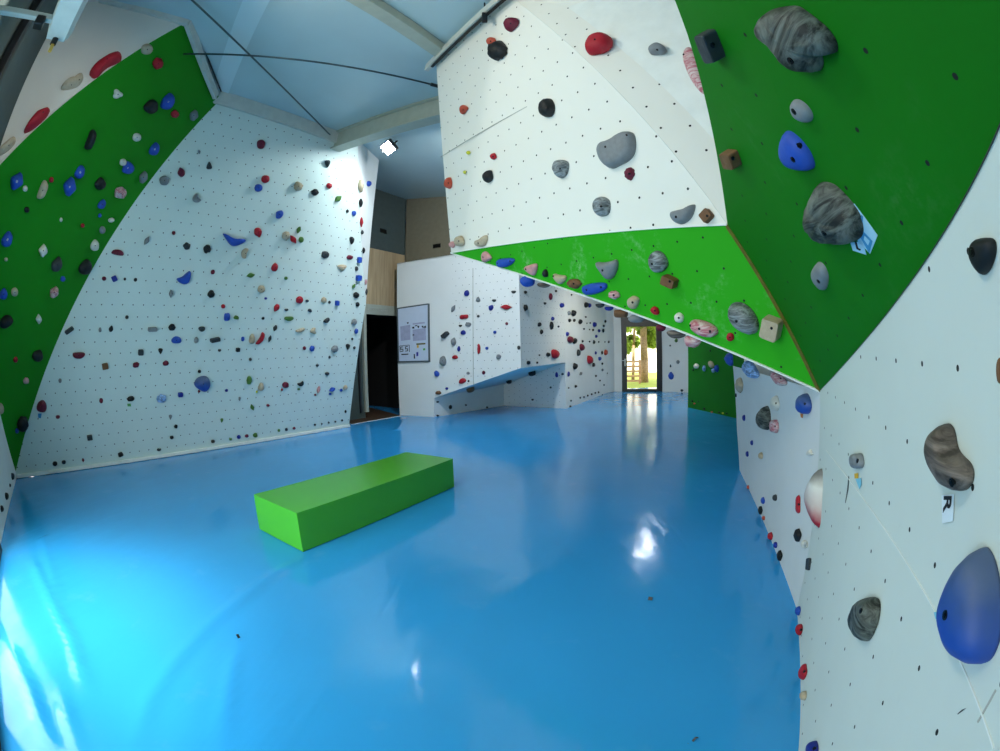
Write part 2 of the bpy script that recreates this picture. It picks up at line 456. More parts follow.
trim('trim_4', beam_between('trim_4', ga + cdn * .075 + gx * .05, gb + cdn * .075, .03, .02, M['black'], -cdn), 'thin black bar drawn as the shadow gap below the white steel angle')  # black bar stands in for the shade below the angle
g1 = ceilz(lw(216, 95)) + cdn * .10 + LWN * .06; g2 = ceilz(lw(336, 142)) + cdn * .10 + LWN * .06
trim('trim_5', beam_between('trim_5', g1 - EU * .25, g2 + EU * .2, .05, .22, M['steel_white'], -cdn), 'white steel purlin along the top of the left white wall')
h1 = lg(214, 95); h2 = lg(186, 21)
off = (LGn if LGn.dot(EYE - v0) > 0 else -LGn) * .04
trim('trim_6', beam_between('trim_6', h1 + off, h2 + off, .06, .12, M['steel_white'], -cdn), 'white steel strip along the top of the left green overhang')
h3 = hit(100, 0, Tp, LUn)
trim('trim_7', beam_between('trim_7', hit(187, 24, Tp, LUn) + LUn * .03, h3 + LUn * .03, .05, .10, M['steel_white'], -cdn), 'white steel strip along the top of the upper left white panel')
trim('trim_8', beam_between('trim_8', V((lue.x, lue.y, 3.2)) + LUn * .03, V((lue.x, lue.y, 5.0)) + LUn * .03, .16, .05, M['steel_white'], LUn), 'pale vertical strip closing the upper left white panel')
# paler strip just under the roof, faintly emissive
t = NT('pale_roof_strip'); t.b.inputs['Emission Color'].default_value = (.75, .92, 1, 1); t.b.inputs['Emission Strength'].default_value = .02
M['pale_strip'] = t.set(rgb('c3d8dc'), .35)
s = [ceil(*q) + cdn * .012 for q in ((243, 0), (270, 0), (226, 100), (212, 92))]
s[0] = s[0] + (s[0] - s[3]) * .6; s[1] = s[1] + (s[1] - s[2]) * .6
o = link('trim_9', mesh('trim_9', [V(p) for p in s] + [V(p) - cdn * .008 for p in s], [[0, 1, 2, 3], [7, 6, 5, 4], [0, 4, 5, 1], [1, 5, 6, 2], [2, 6, 7, 3], [3, 7, 4, 0]], M['pale_strip']))
trim('trim_9', o, 'pale strip in the ceiling above the left wall')
# edges and joints
def edge(name, a, b, w, label, mat=None, n=None, d=.012):
    a, b = V(a), V(b)
    o = beam_between(name, a, b, w, d, mat or M['edge'], n if n is not None else UP); return trim(name, o, label)
MGn = FAC['MG'][1]
edge('trim_10', P3 + MGn * .004, P2 + MGn * .004, .009, 'white painted lower edge of the middle green overhang', n=MGn)
edge('trim_11', P3 - MW1N * .004 + V((0, 0, .004)), P1 - MW1N * .004 + V((0, 0, .004)), .012, 'white painted edge between the middle white and green panels', n=-MW1N)
edge('trim_12', P1 + (FAC['RG'][1] + MGn) * .002, P2 + (FAC['RG'][1] + MGn) * .002, .024, 'worn olive joint between the two green overhangs', M['olive'], FAC['RG'][1] + MGn)
edge('trim_13', P2 + FAC['RW'][1] * .003, w2 + FAC['RW'][1] * .001, .0018, 'dark joint along the top of the right white panel', M['dark_metal'], FAC['RW'][1], .002)
ridge = [P1 - MW1N * .001, RT - MW1N * .001]
edge('trim_14', ridge[0], ridge[1], .004, 'fine ridge line across the middle white panels', n=-MW1N, d=.006)
t = NT('panel_joint'); M['joint'] = t.set(rgb('aaaca4'), .7)
edge('trim_15', hit(441, 157, MW1O, MW1N) - MW1N * .004, hit(596, 74, MW1O, MW1N) - MW1N * .012, .007, 'fine panel joint on the middle white wall', M['joint'], -MW1N, .004)
edge('trim_20', hit(192, 17, v0, LGn) + off * .6, hit(220, 91, v0, LGn) + off * .6, .02, 'thin black bar drawn as shade beside the white strip above the left green overhang', M['black'], off)  # black bar put in as the shadow line beside the strip
edge('trim_21', hit(112, 0, Tp, LUn) + LUn * .05, hit(190, 17, Tp, LUn) + LUn * .05, .02, 'thin black bar drawn as shade above the upper left white panel', M['black'], LUn)  # shadow line above the panel, built as a black bar
cp = hit(6, 60, LLo + LLn * .05, LLn)
edge('trim_22', V((cp.x, cp.y, 2.4)), V((cp.x, cp.y, 5.2)), .10, 'dark steel column at the upper left picture edge', M['black'], LLn, .06)  # steel column on the window wall
edge('trim_16', rw(826, 450), rw(994, 748), .003, 'fine diagonal panel joint on the right white wall', M['edge'], FAC['RW'][1], .004)
edge('trim_17', rw(996, 690), rw(978, 722), .004, 'fine lower panel joint on the right white wall', M['joint'], FAC['RW'][1], .003)
FW = FAC['F2'][1] + FAC['RW'][1]
edge('trim_18', u1(473, 268) + FAC['U1'][1] * .002, u1(473.5, 385) + FAC['U1'][1] * .002, .015, 'vertical panel joint on the back wall', M['joint'], FAC['U1'][1], .006)
bs = edge('trim_19', lwA + LWN * .02 + UP * .02, lwB + LWN * .02 + UP * .02, .05, '', None, UP, .05)
bs.name = 'baseboard_left'; tag(bs, 'white baseboard strip along the foot of the left white wall', 'baseboard', kind='structure')
sd = (FAC['RG'][1])

# thin bracing rods under the roof
def rod(a, b, r, label, name='bracing_rod'):
    bm = bmesh.new(); cyl_bm(bm, a, b, r, 10)
    o = bm_obj(name, bm, M['rod'], smooth=True)
    tag(o, label, 'rod', 'steel bracing rods under the roof'); return o
def ceilo(x, y, d_): return hit(x, y, CEO + cdn * d_, CEN)
r1a = ceilo(339, 144, .12); r1b = ceilo(192, 0, .12)
rd1 = rod(r1a, r1b + (r1b - r1a) * .5, .012, 'dark diagonal bracing rod running down to the roof beam')
r2a = lg(181, 53) + off * 1.2; r2b = ceilo(441, 87, .12)
rd2 = rod(r2a, r2b, .012, 'thin horizontal bracing rod crossing from the green overhang to the middle wall')
for (q, nm) in ((r1a, 0), (r2b, 1)):
    bm = bmesh.new(); cyl_bm(bm, q - (r1b - r1a).normalized() * .0, q + (((r1b - r1a) if nm == 0 else (r2a - r2b)).normalized()) * .14, .024, 8)
    bm_obj('turnbuckle', bm, M['dark_metal'], rd1 if nm == 0 else rd2)
# hanging bracket at the top of the middle wall
hp = hit(494, 18, MW1O, MW1N) - MW1N * .10
bm = bmesh.new(); cyl_bm(bm, hp + V((0, 0, .0)), ceilz(hp), .008, 8)
hr = bm_obj('hanging_rod', bm, M['dark_metal']); tag(hr, 'short dark hanging rod with a black clamp at the top of the middle wall', 'rod')
bm = bmesh.new(); box_bm(bm, hp + V((0, 0, -.03)), (.05, .05, .12), bevel=.008); bm_obj('clamp', bm, M['black'], hr)

# ------------------------------------------------------------------ back room, doorway, closing walls
t = NT('raw_wood_boards'); co = t.coord(); mp = t.node('ShaderNodeMapping'); mp.inputs['Scale'].default_value = (9, .5, 1); t.link(co, mp.inputs[0])
nn = t.noise(mp.outputs[0], 2., 5, .6, .4); wv2 = t.node('ShaderNodeTexWave'); wv2.inputs['Scale'].default_value = 1.6; t.link(co, wv2.inputs[0])
M['wood'] = t.set(t.mix(t.ramp(nn, [(.3, 0.), (.7, 1.)]), rgb('a98f6b'), rgb('cbb28c')), .7)
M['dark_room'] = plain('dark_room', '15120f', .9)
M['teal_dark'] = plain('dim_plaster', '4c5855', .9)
M['beige_dim'] = plain('dim_beige_board', '7a735f', .8)
M['brown_floor'] = plain('brown_floor', '4a3524', .6)
dw = fl(361, 419); DN = EU.cross(UP)
def dwp(x, y): return hit(x, y, dw, DN)
dl = dwp(366, 412); dr = dwp(397.5, 412); dr = dr + EU * .35
zl, zh = 2.44, 2.68
def rect(key, name, label, p, q, z0, z1, mat, face=None, thick=.03):
    p, q = V(p), V(q); return facet(key, name, label, [up_to(p, z0), up_to(q, z0), up_to(q, z1), up_to(p, z1)], q - p, mat, face=face, thick=thick, side=mat)
far_l = dl - EU * 3.2
rect('B1', 'wall_doorway_left', 'dim grey wall left of the dark doorway behind the left climbing wall', far_l, dl - EU * .02, 0, zl, M['teal_dark'])
rect('B2', 'wall_doorway_lintel', 'pale grey lintel above the dark doorway', far_l, dr, zl, zh, M['steel_grey'], thick=.06)
rect('B3', 'wall_doorway_wood', 'raw wooden boards above the dark doorway', far_l, dr, zh, 4.06, M['wood'])
rect('B4', 'wall_doorway_upper', 'dim grey upper wall above the wooden boards', far_l, dr, 4.06, 6.2, M['teal_dark'])
c2 = dr - EU * .10
rect('B5', 'wall_back_upper', 'dim beige wall above the white back block', dr + V((.02, .0, 0)), dr + Ud * 2.75, 2.5, 6.2, M['beige_dim'])
for key, nm, lb, pts in (
    ('B6', 'wall_dark_room_back', 'black back wall of the dark side room', [dl - DN * -2.2 - EU * 1, dr - DN * -2.2 + EU * 1]),):
    pass
inw = -NH
ra, rb2 = dl + inw * 2.4 - EU * .6, dr + inw * 2.4 + EU * .4
rect('B6', 'wall_dark_room_back', 'dark far wall inside the side room doorway', ra, rb2, 0, zl + .1, M['dark_room'])
rect('B7', 'wall_dark_room_left', 'dark left wall inside the side room doorway', dl - EU * .6, ra, 0, zl + .1, M['dark_room'], face=dl + EU)
rect('B8', 'wall_dark_room_right', 'dark right wall inside the side room doorway', dr + EU * .4, rb2, 0, zl + .1, M['dark_room'], face=dl)
facet('B9', 'ceiling_dark_room', 'dark ceiling of the side room', [up_to(ra, zl + .1), up_to(rb2, zl + .1), up_to(dr + EU * .4, zl + .1), up_to(dl - EU * .6, zl + .1)], EU, M['dark_room'], face=dl)
q0 = fl(350, 426) - EU * .1
facet('B10', 'floor_dark_room', 'brown floor strip inside the dark doorway', [V((p.x, p.y, .012)) for p in (fl(352, 424.5), fl(398, 416.5) + EU * .1, rb2, ra)], EU, M['brown_floor'], thick=.01)
# door frame of the dark doorway
fr = bpy.data.objects.new('door_2', None); COL.objects.link(fr); fr.location = dl
tag(fr, 'pale door frame post beside the dark doorway', 'door frame', kind='structure')
bm = bmesh.new(); box_bm(bm, (0, 0, zl / 2), (.09, .14, zl), EU.to_track_quat('X', 'Z').to_matrix(), bevel=.01); bm_obj('frame_post', bm, M['steel_grey'], fr)
bm = bmesh.new(); box_bm(bm, -EU * .17 + V((0, 0, zl / 2)), (.05, .10, zl), EU.to_track_quat('X', 'Z').to_matrix(), bevel=.01); bm_obj('frame_post', bm, M['dark_metal'], fr)
# closing walls of the hall that the camera does not look at directly
M['shell'] = plain('hall_shell', 'c4cac8', .8)
rect('S1', 'wall_left_outer', 'outer hall wall behind the left climbing wall', V((-9, 4.2, 0)), V((-9, 17, 0)), 0, 7, M['shell'], face=V((0, 8, 2)))
rect('S2', 'wall_back_outer', 'outer hall wall behind the back rooms', V((-9, 15.9, 0)), V((3.6, 15.9, 0)), 0, 7.5, M['shell'], face=V((0, 8, 2)))
rect('S3', 'wall_right_outer', 'outer hall wall on the right behind the climbing panels', V((7.6, 13.5, 0)), V((7.6, -3, 0)), 0, 6, M['shell'], face=V((0, 8, 2)))
for k, (a, b) in enumerate(((D0, V((3.4, 15.9, 0))), (D3, V((7.6, 12.9, 0))))):
    rect('S4%d' % k, 'wall_back_outer_return', ('outer wall left of the glass door', 'outer wall right of the glass door')[k], a, b, 0, 6.2, M['shell'], face=V((3, 5, 2)))
rect('S5', 'wall_back_over_door_outer', 'outer wall above the glass door', D0, D3, ZD - .05, 6.2, M['shell'], face=V((3, 5, 2)))
rect('S6', 'wall_right_rear', 'outer wall behind the right climbing panels', V((7.6, -2, 0)), V((1.5, -2.2, 0)), 0, 6, M['shell'], face=V((3, 5, 2)))
# window wall behind and left of the camera
lw0 = LLo - LLd * 3; W0, W1 = LLo + LLd * 3.06, LLo + LLd * 6.35; LLe = LLo + LLd * 9.5
rect('L0', 'wall_window', 'white wall beside the tall window', lw0 - LLn * .02, W0 - LLn * .02, 0, 6, M['teal_dark'])
rect('L1', 'wall_window_right', 'white wall right of the tall window', W1, LLe, 0, 6, M['shell'])
rect('L2', 'wall_window_top', 'dark wall above the tall window', W0, W1, 2.35, 6, M['teal_dark'])
wn = bpy.data.objects.new('window_1', None); COL.objects.link(wn); wn.location = W0
tag(wn, 'tall window in the wall at the left of the camera', 'window', kind='structure')
bm = bmesh.new()
for k in range(4):
    p = (W1 - W0) * (k / 3); box_bm(bm, p + V((0, 0, 1.175)), (.07, .07, 2.35), LLd.to_track_quat('X', 'Z').to_matrix(), bevel=.006)
for z in (.04, 2.31): box_bm(bm, (W1 - W0) / 2 + V((0, 0, z)), ((W1 - W0).length, .07, .08), LLd.to_track_quat('X', 'Z').to_matrix(), bevel=.006)
bm_obj('window_frame', bm, M['dark_metal'], wn)

# glass door
M['glass'] = None
t = NT('clear_glass'); t.b.inputs['Transmission Weight'].default_value = 1.0; t.b.inputs['IOR'].default_value = 1.02; M['glass'] = t.set((1, 1, 1, 1), .0)
dd = (D2 - D1); DL = dd.length; dx = dd.normalized(); dn = dx.cross(UP)
if dn.dot(EYE - D1) < 0: dn = -dn
door = bpy.data.objects.new('door_1', None); COL.objects.link(door); door.matrix_world = frame(D1, dx, UP)
tag(door, 'black framed glass door to the sunny garden at the back', 'door', kind='structure')
gz0, gz1 = .10, vert(641, 326.6, (D1 + D2) / 2).z
def ins(x, y): return (hit(x, y, D1, dn) - D1).dot(dx)
gx0, gx1 = ins(627, 360), ins(656.5, 360)
bm = bmesh.new()
box_bm(bm, (gx0 / 2, 0, dtop / 2), (gx0, .09, dtop), bevel=.012); box_bm(bm, ((gx1 + DL) / 2, 0, dtop / 2), (DL - gx1, .09, dtop), bevel=.012)
box_bm(bm, (DL / 2, 0, (gz1 + dtop) / 2), (DL - .02, .088, dtop - gz1), bevel=.012); box_bm(bm, (DL / 2, 0, gz0 / 2), (DL - .02, .088, gz0), bevel=.012)
bm_obj('door_frame', bm, M['black'], door)
bm = bmesh.new(); box_bm(bm, ((gx0 + gx1) / 2, 0, (gz0 + gz1) / 2), (gx1 - gx0, .012, gz1 - gz0)); bm_obj('glass_pane', bm, M['glass'], door)
hs = -1 if (frame(D1, dx, UP).inverted() @ EYE).y < 0 else 1
bm = bmesh.new(); box_bm(bm, (gx0 * .62, hs * .06, 1.05), (.04, .02, .26), bevel=.006); cyl_bm(bm, (gx0 * .62, hs * .06, 1.12), (gx0 * .62, hs * .11, 1.12), .012); cyl_bm(bm, (gx0 * .62, hs * .11, 1.12), (gx0 * .62 - .12, hs * .11, 1.12), .011)
bm_obj('door_handle', bm, M['steel_white'], door)

# ------------------------------------------------------------------ garden outside the door
M['grass'] = plain('sunlit_grass', '9fae3a', .9, var=.3, scale=4)
gc = (D1 + D2) / 2; out = -dn
g = [gc + dx * -14 + out * .25, gc + dx * 14 + out * .25, gc + dx * 22 + out * 24, gc - dx * 22 + out * 24]
o = link('ground_outside', mesh('ground_outside', [V((p.x, p.y, -.03)) for p in g], [[0, 1, 2, 3]], M['grass'])); tag(o, 'sunlit lawn outside the glass door', 'lawn', kind='structure')
M['bark'] = plain('bark', 'b59471', .9, var=.5, scale=14)
M['leaf'] = plain('leaf', 'a9c23a', .7, var=.4); M['leaf2'] = plain('leaf_dark', '86a032', .7, var=.4)
def outp(x, y, t): return dist(x, y, t)
def leaves(cen, rad, n, size, name, mat, parent, seed):
    rnd = random.Random(seed); vs, fs = [], []
    for i in range(n):
        while True:
            p = V((rnd.uniform(-1, 1), rnd.uniform(-1, 1), rnd.uniform(-1, 1)))
            if p.length < 1: break
        p = V((p.x * rad[0], p.y * rad[1], p.z * rad[2])) + V(cen)
        a = V((rnd.gauss(0, 1), rnd.gauss(0, 1), rnd.gauss(0, 1))).normalized() * size * rnd.uniform(.6, 1.3)
        b = V((rnd.gauss(0, 1), rnd.gauss(0, 1), rnd.gauss(0, 1))).normalized() * size * .6
        k = len(vs); vs += [p - a, p + b, p + a, p - b]; fs.append([k, k + 1, k + 2, k + 3])
    return link(name, mesh(name, vs, fs, mat), parent)
def tree(x, y, t, r, h, label, crowns, group, seed):
    b = outp(x, y, t); b.z = -.03
    bm = bmesh.new(); prev = None
    rnd = random.Random(seed)
    pts = [V((b.x + rnd.uniform(-.05, .05) * k, b.y, b.z + h * k / 6)) for k in range(7)]
    for k in range(6): cyl_bm(bm, pts[k] - V((0, 0, .02)), pts[k + 1], r * (1.25 - .1 * k), 14, r * (1.15 - .1 * k))
    tr = bm_obj('garden_tree', bm, M['bark'], smooth=True)
    tag(tr, label, 'tree', group)
    for i, (dx_, dz_, rr) in enumerate(crowns):
        leaves((b.x + dx_, b.y + rnd.uniform(-.4, .4), dz_), (rr, rr, rr * .8), 420, .13, 'foliage', M['leaf'] if i % 2 == 0 else M['leaf2'], tr, seed + i)
    return tr
tree(644.5, 376, 21, .16, 6.5, 'thick tree trunk with yellow green leaves behind the glass door', [(.6, 2.0, .5), (-.5, 3.1, .75), (.8, 2.9, .8), (.2, 2.5, .45), (-1.1, 1.6, .4)], None, 3)
tree(633, 374, 23, .07, 5.5, 'slender tree left of the thick trunk behind the glass door', [(-.5, 3.0, .8), (.1, 2.0, .45), (-.9, 2.0, .5), (.5, 3.2, .7)], None, 5)
# stacked pallets / timber frame seen through the glass
pz = outp(632, 379, 20); pz.z = -.03
M['pale_wood'] = plain('pale_timber', 'c99a78', .8)
bm = bmesh.new()
for k in range(5): box_bm(bm, (0, 0, .14 + k * .22), (.9, .08, .09), bevel=.006)
for s_ in (-.4, .4): box_bm(bm, (s_, .06, .55), (.09, .06, 1.1), bevel=.006)
pl = bm_obj('timber_fence', bm, M['pale_wood']); pl.location = pz; tag(pl, 'low pale timber fence seen through the left of the glass door', 'fence')
t = NT('pale_render'); M['pale_wall'] = t.set(rgb('e8ded6'), .9)
o = bm = bmesh.new(); cw = gc + out * 16; box_bm(bm, (0, 0, 2.0), (22, .3, 4.0))
for k in range(8): box_bm(bm, (-9 + k * 2.6, -.17, 2.2), (1.0, .06, 1.3), bevel=.02)
o = bm_obj('garden_wall', bm, M['pale_wall']); o.matrix_world = frame(cw - V((0, 0, .05)), dx, UP); tag(o, 'pale building front far behind the garden trees', 'building', kind='structure')

# ------------------------------------------------------------------ climbing holds
HC = {'k': ('black', '15181a', .14), 'd': ('dark grey', '343a3e', .2), 'g': ('grey', '83878a', .2), 'v': ('grey marbled', '6f7577', .45), 'b': ('blue', '2650b4', .2), 'B': ('navy', '1c2a8a', .15),
      'r': ('red', 'b0182a', .2), 'm': ('maroon', '6d1630', .25), 'p': ('pink', 'd39a9a', .3), 't': ('tan', 'bfae93', .25), 'o': ('orange', 'c0503a', .25), 'w': ('white', 'dcd8cc', .15),
      'y': ('yellow', 'c9c93a', .1), 'G': ('green', '4f7a35', .25), 'n': ('brown', '7a5436', .3), 'L': ('pale blue', '7f9ed0', .35), 'q': ('red and white', 'c98f92', .6), 'R': ('rock grey', '4b4f48', .7), 'S':('smoky brown','5b5048',.5)}
def hold_mat(c):
    nm, col, var = HC[c]
    key = 'hold_' + nm.replace(' ', '_')
    if key in _mc: return _mc[key]
    t = NT(key); base = rgb(col); co = t.coord()
    if c in 'vRSLq':
        mp = t.node('ShaderNodeMapping'); mp.inputs['Rotation'].default_value = (0, 0, .6); mp.inputs['Scale'].default_value = (.45, 2.2, 1); t.link(co, mp.inputs[0])
        nn = t.noise(mp.outputs[0], 10 if c in 'RS' else 16, 6, .65, 1.6)
        dark = tuple(v * (.18 if c == 'R' else .5) for v in base[:3]) + (1,); lite = tuple(min(1, v * 1.7 + .03) for v in base[:3]) + (1,)
        if c == 'q': dark, lite = rgb('b4606e'), rgb('d3bfba')
        m = t.mix(t.ramp(nn, [(.40, 0.), (.60, 1.)]), dark, lite)
    else:
        nn = t.noise(co, 30, 5, .65)
        m = t.mix(1., base, t.ramp(nn, [(.3, 1 - var), (.7, 1.)]), 'MULTIPLY')
        n2 = t.noise(co, 9, 3)
        m = t.mix(t.math('MULTIPLY', t.ramp(n2, [(.55, 0.), (.8, 1.)]), .25), m, tuple(min(1, v * .6 + .16) for v in base[:3]) + (1,))
    t.bump(nn, .25, .004)
    _mc[key] = t.set(m, .6, spec=.35); return _mc[key]
SH = {'o': 'round', 'e': 'egg shaped', 't': 'triangular', 'q': 'block', 'c': 'crescent', 'b': 'bean shaped', 'l': 'slim lens shaped', 'f': 'leaf shaped', 'w': 'boomerang', 'p': 'peanut shaped',
      'd': 'teardrop', 'r': 'ring', 'x': 'bow tie', 's': 'shield shaped', 'k': 'lumpy', 'z': 'three lobed'}
def outline(sh, rnd, n):
    P = []
    for i in range(n):
        a = 2 * math.pi * i / n; c, s = math.cos(a), math.sin(a); x, y = c, s
        def sup(e): return math.copysign(abs(c) ** (2 / e), c), math.copysign(abs(s) ** (2 / e), s)
        if sh == 'o' or sh == 'r': x, y = sup(2.2)
        elif sh == 'e': x, y = sup(2.2); x *= 1 - .22 * y
        elif sh == 'q': x, y = sup(7)
        elif sh == 't': x, y = sup(2.4); x *= (1 - y) * .5 * .85 + .2
        elif sh == 'd': x, y = c * (1 - .55 * max(0, s) ** 1.3), s
        elif sh == 'l': x, y = c * (1 - abs(s) ** 1.6 * .9) ** 1 if abs(s) < .999 else 0, s
        elif sh == 'f': x, y = c, s * (1 - abs(c) ** 1.6 * .9)
        elif sh == 'b': y = s - .45 * (1 - abs(c) ** 2) * (1 if s > 0 else .25) + .1
        elif sh == 'c': y = s - (.95 if s > 0 else .1) * (1 - c * c) + .12
        elif sh == 'w': y = s * (1 - .7 * abs(c)) * .62 + abs(c) ** 1.3 * .75 - .38
        elif sh == 'p': x, y = c, s * (.62 + .38 * c * c)
        elif sh == 'x': y = s * (.55 + .45 * c * c)
        elif sh == 's': x, y = sup(3); x *= .62 + .38 * min(1, (y + 1) / 1.4)
        elif sh == 'z': k = 1 + .22 * math.cos(3 * a + .5); x, y = c * k * .85, s * k * .85
        j = {'k': .2, 't': .06, 'q': .02, 'w': .0}.get(sh, .05)
        k = 1 + (rnd.random() - .5) * j * 1.2 if sh == 'k' else 1 + j * math.sin(2 * a + rnd_phase[0]) * .5 + j * .4 * math.sin(5 * a + rnd_phase[1])
        P.append((x * k, y * k))
    return P
rnd_phase = [0, 0]
HOLDS = []
PROF = {'dome': [(1, 0), (1.0, .12), (.95, .42), (.82, .72), (.6, .92), (.32, 1.0)], 'block': [(1, 0), (1, .5), (.98, .9), (.93, .98), (.6, 1.0), (.3, 1.0)],
        'slab': [(1, 0), (1, .3), (.94, .65), (.8, .86), (.55, .96), (.28, 1.)], 'wedge': [(1, 0), (1, .25), (.86, .62), (.64, .85), (.4, .97), (.2, 1.0)]}
SKEW = {}
def build_hold(key, px, col, prof, dep, seed, bolts=(), rough=.0, label=None, shape='o', small=False, bolt_mat=None, dscale=1., up_shift=.12, noise_f=18, squash=True):
    o, n, MT, inv, fob = FAC[key]
    wp = [hit(x, y, o, n) for x, y in px]
    cpx = (sum(p[0] for p in px) / len(px), sum(p[1] for p in px) / len(px))
    d = ray(*cpx); cen = sum(wp, Vector()) / len(wp)
    cosv = max(.12, abs(d.dot(n))); tv = d - n * d.dot(n); tan = min(2.2, tv.length / cosv)
    tv = tv.normalized() if tv.length > 1e-6 else Vector((1, 0, 0))
    ov = n.cross(tv)
    aa = [(p - cen).dot(tv) for p in wp]; bb = [(p - cen).dot(ov) for p in wp]
    wa, wb = max(aa) - min(aa), max(bb) - min(bb)
    D = dep * min(wb, wa * cosv * 1.6) * dscale
    kf = 1.
    if squash:
        kf = max(.5 if tan < 1.9 else .35, (wa - D * (.5 if squash is True else squash) * tan) / max(wa, 1e-6))
        if squash is not True: kf = max(kf, .72)
        mx = (1.9 if squash is True else 3.4) * wb
        if wa * kf > mx: kf = mx / wa
        D = min(D, wa * kf)
    sh = D * tan * .42
    wp = [cen + tv * (a * kf - sh) + ov * b for a, b in zip(aa, bb)]
    nc = cen - tv * sh
    upv = (UP - n * UP.dot(n)); upv = upv.normalized() if upv.length > .05 else Vector((0, 1, 0))
    R = frame(nc + n * .0015, n.cross(upv) * -1 if False else upv.cross(n), n); ri = R.inverted()
    lp = [ri @ p for p in wp]
    k = len(lp); vs, fs = [], []
    size = max(wa * kf, wb)
    for (s, h) in PROF[prof]:
        for p in lp:
            off_ = up_shift * D * h
            q = Vector((p.x * s, p.y * s + off_ * (1 - s), h * D))
            if rough and h > 0:
                f = noise.fractal(Vector((q.x, q.y, q.z + seed)) * noise_f, 1.0, 2.0, 4) * rough * size
                q.z = max(.002, q.z + f * h); q.x += f * .35 * h * (1 if p.x > 0 else -1); q.y += f * .25 * h
            vs.append(q)
    for j in range(len(PROF[prof]) - 1):
        for i in range(k):
            a, b = j * k + i, j * k + (i + 1) % k
            fs.append([a, b, b + k, a + k])
    vs.append(Vector((0, up_shift * D, D))); c = len(vs) - 1; b0 = (len(PROF[prof]) - 1) * k
    for i in range(k): fs.append([b0 + i, b0 + (i + 1) % k, c])
    fs.append(list(range(k))[::-1])
    # keep faces pointing outwards
    area = sum(lp[i].x * lp[(i + 1) % k].y - lp[(i + 1) % k].x * lp[i].y for i in range(k))
    if area < 0: fs = [f[::-1] for f in fs]
    ob = link('climbing_hold', mesh('climbing_hold', vs, fs, hold_mat(col), smooth=(prof != 'block')))
    ob.matrix_world = R
    rb = max(.004, min(.0062, size * .085)); tree = None
    if bolt_mat is not None: rb *= 1.7
    for (bx, by) in bolts:
        if tree is None: tree = BVHTree.FromPolygons(vs, fs)
        le = ri @ EYE
        q, qn, _i, _d = tree.ray_cast(le, ((ri.to_3x3() @ ray(bx, by))).normalized())
        if q is None or q.z < D * .25: continue
        ax = (qn * .4 + Vector((0, 0, .6))).normalized()
        bm = bmesh.new(); cyl_bm(bm, q - ax * .006, q + ax * .0015, rb * 1.2, 14); cyl_bm(bm, q, q + ax * .003, rb * .62, 6)
        bo = bm_obj('bolt', bm, bolt_mat or M['bolt'], ob)
    ex = (max(p[0] for p in px) - min(p[0] for p in px), max(p[1] for p in px) - min(p[1] for p in px))
    HOLDS.append(dict(o=ob, key=key, c=cpx, col=HC[col][0], sh=SH[shape], ex=ex, label=label, size=size))
    return ob
_seed = [0]
def HL(key, off, sc, txt):
    for e in txt.split():
        f = e.split(','); _seed[0] += 1; s = _seed[0]
        x, y, w, h = (float(v) for v in f[:4]); sh, col = f[4], f[5]; rot = math.radians(float(f[6])) if len(f) > 6 and f[6] else 0.
        rnd = random.Random(s); rnd_phase[0] = rnd.random() * 6; rnd_phase[1] = rnd.random() * 6
        X, Y, w, h = off[0] + x / sc, off[1] + y / sc, w / sc, h / sc
        nseg = 14 if max(w, h) < 9 else 22
        px = []
        for ox, oy in outline(sh, rnd, nseg):
            a, b = ox * w / 2, oy * h / 2
            a, b = a * math.cos(rot) - b * math.sin(rot), a * math.sin(rot) + b * math.cos(rot)
            px.append((X + a, Y - b))
        prof = 'block' if sh == 'q' else ('slab' if sh in 'cwblf' else ('wedge' if sh in 'dkt' else 'dome'))
        dep = {'q': .6, 'w': .55, 'l': .6, 'f': .6}.get(sh, .52)
        bolts = [(X, Y)] if min(w, h) > 6.2 and sh not in 'w' else ([(X, Y + h * .12)] if min(w, h) > 6.2 else [])
        bmt = M['bolt_w'] if (sh in 'r' or (key == 'LG' and col == 'b' and min(w, h) > 8)) else None
        lab = f[7].replace('_', ' ') if len(f) > 7 else None
        build_hold(key, px, col, prof, dep, s, bolts, rough=.05 if sh in 'kt' else .02, shape=sh, bolt_mat=bmt, label=lab, noise_f=25, squash=.35 if sh in 'plwcbf' and max(w, h) > 9 else True)
def HP(key, off, sc, pts, col, shape, label, bolts=(), prof='dome', dep=.4, rough=.02, nf=9, up=.1, refine=2, bm=None, squash=.3):
    _seed[0] += 1
    q = [(off[0] + x / sc, off[1] + y / sc) for x, y in pts]
    for _ in range(refine):   # Chaikin corner rounding
        r = []
        for i in range(len(q)):
            a, b = q[i], q[(i + 1) % len(q)]
            r += [(a[0] * .75 + b[0] * .25, a[1] * .75 + b[1] * .25), (a[0] * .25 + b[0] * .75, a[1] * .25 + b[1] * .75)]
        q = r
    return build_hold(key, q, col, prof, dep, _seed[0], [(off[0] + x / sc, off[1] + y / sc) for x, y in bolts], rough=rough, shape=shape, label=label, noise_f=nf, up_shift=up, bolt_mat=bm, squash=squash)

